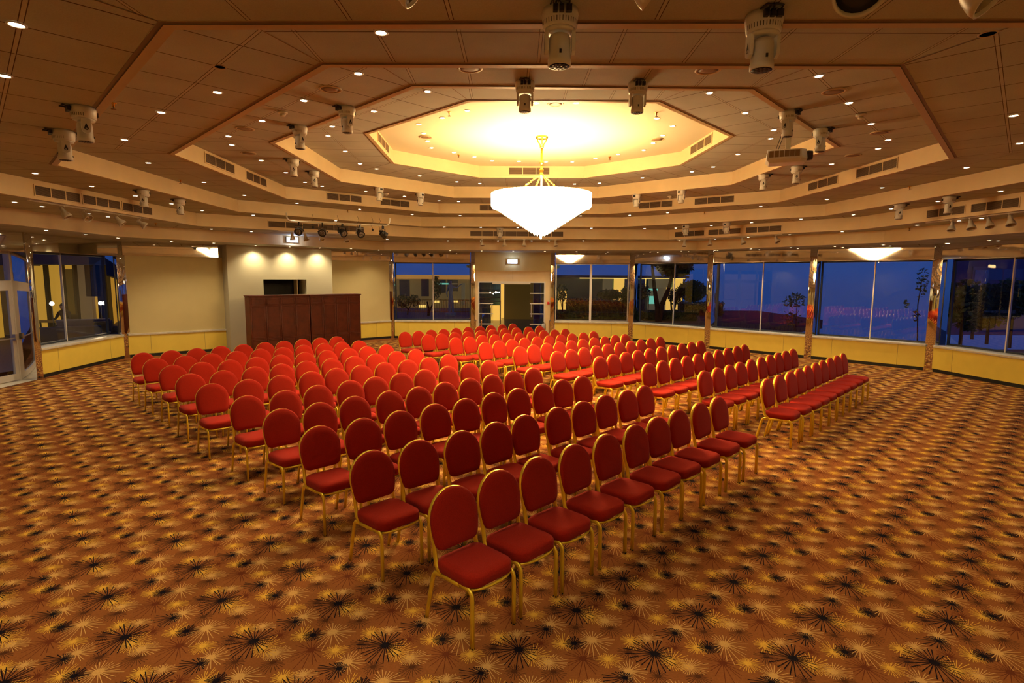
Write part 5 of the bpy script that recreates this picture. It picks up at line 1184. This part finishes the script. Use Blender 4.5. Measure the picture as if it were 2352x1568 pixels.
q0, q1 = lp(231, 730, Yl - 0.2), lp(240, 610, Yl - 0.2); m = MB(); m.box(q0.x - a.x, q1.x - a.x, -0.28, -0.05, 0, a.z); m.build('post', M['black'], root)
# the lounge carries on along the outside of the left wall
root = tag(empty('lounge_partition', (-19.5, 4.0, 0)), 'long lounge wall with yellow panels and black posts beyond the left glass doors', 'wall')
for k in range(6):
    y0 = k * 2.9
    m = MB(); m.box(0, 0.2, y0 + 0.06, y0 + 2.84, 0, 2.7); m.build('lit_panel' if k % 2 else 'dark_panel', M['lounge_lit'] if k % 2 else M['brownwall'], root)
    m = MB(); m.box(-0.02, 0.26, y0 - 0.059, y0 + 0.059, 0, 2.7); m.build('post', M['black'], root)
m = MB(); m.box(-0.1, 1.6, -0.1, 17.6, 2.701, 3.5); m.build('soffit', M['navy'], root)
# sofas
def sofa(px, Y, w, label, rz, cushions):
    p = at(px, 700, Y); root = tag(empty('lounge_sofa', (p.x, Y, 0), rz), label, 'sofa')
    m = MB(); m.box(-w / 2, w / 2, -0.42, 0.42, 0.12, 0.42); m.build('seat', M['sofa'], root, bevel=0.04)
    m = MB(); m.box(-w / 2, w / 2, 0.25, 0.45, 0.421, 0.86); m.build('backrest', M['sofa'], root, bevel=0.05)
    for s in (-1, 1): m = MB(); x = s * (w / 2 - 0.09); m.box(x - 0.09, x + 0.09, -0.42, 0.24, 0.421, 0.64); m.build('armrest', M['sofa'], root, bevel=0.04)
    m = MB()
    for sx in (-1, 1):
        for sy in (-1, 1): m.box(sx * (w / 2 - 0.1) - 0.02, sx * (w / 2 - 0.1) + 0.02, sy * 0.35 - 0.02, sy * 0.35 + 0.02, 0, 0.119)
    m.build('feet', M['black'], root)
    return root
sf = sofa(212, 19.3, 2.2, 'slate blue sofa beyond the left window holding an ochre cushion', 0.45, [])
sofa(150, 16.4, 1.6, 'grey sofa seen low through the left window', 0.6, [])
p = at(229, 738, 19.0); m = MB(); m.box(-0.2, 0.2, -0.06, 0.06, -0.19, 0.19); o = m.build('sofa_cushion', M['ochre'], loc=(p.x, 19.05, 0.625), bevel=0.05, seg=3); o.rotation_euler = (0.25, 0, 0.45); tag(o, 'square ochre cushion on the slate sofa', 'cushion')
p = at(103, 790, 14.2); m = MB(); m.box(-0.2, 0.2, -0.2, 0.2, 0, 0.45); o = m.build('lounge_stool', mat('mauve_stool', (0.16, 0.15, 0.26), 0.9), loc=(p.x - 0.3, 14.6, 0), bevel=0.02); tag(o, 'pale mauve cube stool at the lower left window corner', 'stool')
# table lamps
for i, (px, py, Y) in enumerate(((119, 697, 19.0), (231, 696, 20.2), (240, 696, 20.6))):
    p = at(px, py, Y); root = tag(empty('table_lamp', (p.x, p.y, 0)), 'glowing lamp in the lounge, ' + ('left one before the seated person', 'middle one above the sofa', 'right one beside the window post')[i], 'lamp', 'lounge lamps')
    m = MB(); m.sphere((0, 0, p.z), 0.07, nu=12, nv=8); m.build('bulb', M['bulb'], root)
    m = MB(); m.lathe([(0.14, 0), (0.14, 0.02), (0.012, 0.03), (0.012, p.z - 0.06)], 12); m.build('stand', M['black'], root)
    ld = bpy.data.lights.new('lounge_glow', 'POINT'); ld.energy = 9; ld.color = (1, 0.65, 0.3); ld.shadow_soft_size = 0.1
    lo_ = bpy.data.objects.new('lounge_glow', ld); C.objects.link(lo_); lo_.location = (p.x + 0.1, p.y - 0.25, p.z + 0.05)
# table and seated person
p = at(128, 720, 20.4)
root = tag(empty('lounge_table', (p.x, 20.0, 0)), 'small lounge table in front of the seated person', 'table')
m = MB(); m.box(-0.55, 0.55, -0.35, 0.35, 0.71, 0.74); m.build('tabletop', M['ochre'], root)
for sx in (-1, 1):
    for sy in (-1, 1): m = MB(); m.box(sx * 0.5 - 0.02, sx * 0.5 + 0.02, sy * 0.3 - 0.02, sy * 0.3 + 0.02, 0, 0.709); m.build('leg', M['black'], root)
pr = tag(empty('person', (p.x + 0.1, 20.75, 0)), 'person in dark clothes seated at a lounge table beyond the left window', 'person')
dk = mat('dark_clothes', (0.012, 0.012, 0.018), 0.9); skn = mat('skin', (0.35, 0.2, 0.13), 0.6)
V = [(0, 0, 0.50), (0, -0.02, 0.70), (0, -0.06, 0.92), (0, -0.08, 1.04), (0, -0.10, 1.13), (0, -0.13, 1.22), (-0.1, -0.05, 0.5), (-0.12, -0.45, 0.5), (-0.12, -0.47, 0.08), (-0.12, -0.6, 0.04), (0.1, -0.05, 0.5), (0.12, -0.45, 0.5), (0.12, -0.47, 0.08), (0.12, -0.6, 0.04), (-0.19, -0.08, 1.00), (-0.25, -0.18, 0.78), (-0.16, -0.42, 0.77), (0.19, -0.08, 1.00), (0.25, -0.18, 0.78), (0.16, -0.42, 0.77)]
Ed = [(0, 1), (1, 2), (2, 3), (3, 4), (4, 5), (0, 6), (6, 7), (7, 8), (8, 9), (0, 10), (10, 11), (11, 12), (12, 13), (3, 14), (14, 15), (15, 16), (3, 17), (17, 18), (18, 19)]
Rr = [0.14, 0.13, 0.15, 0.10, 0.055, 0.09, 0.10, 0.075, 0.05, 0.04, 0.10, 0.075, 0.05, 0.04, 0.06, 0.045, 0.03, 0.06, 0.045, 0.03]
skinobj('body', V, Ed, Rr, dk, pr)
m = MB(); m.sphere((0, -0.12, 1.25), 0.095, 0.11, 0.10, nu=14, nv=8); m.build('hair', M['black'], pr)
m = MB(); m.sphere((0, -0.165, 1.21), 0.072, 0.075, 0.095, nu=14, nv=8); m.sphere((0, -0.243, 1.20), 0.014, nu=8, nv=6); m.build('face', skn, pr)
m = MB(); m.box(-0.24, 0.24, -0.05, 0.45, 0.40, 0.44); m.box(-0.24, 0.24, 0.42, 0.46, 0.441, 0.9)
for sx in (-1, 1):
    for sy in (0, 1): m.box(sx * 0.21 - 0.02, sx * 0.21 + 0.02, -0.03 + sy * 0.44, 0.01 + sy * 0.44, 0, 0.399)
o = m.build('lounge_chair', M['black'], loc=(p.x + 0.1, 20.75 - 0.15, 0)); tag(o, 'black chair under the seated person', 'chair')
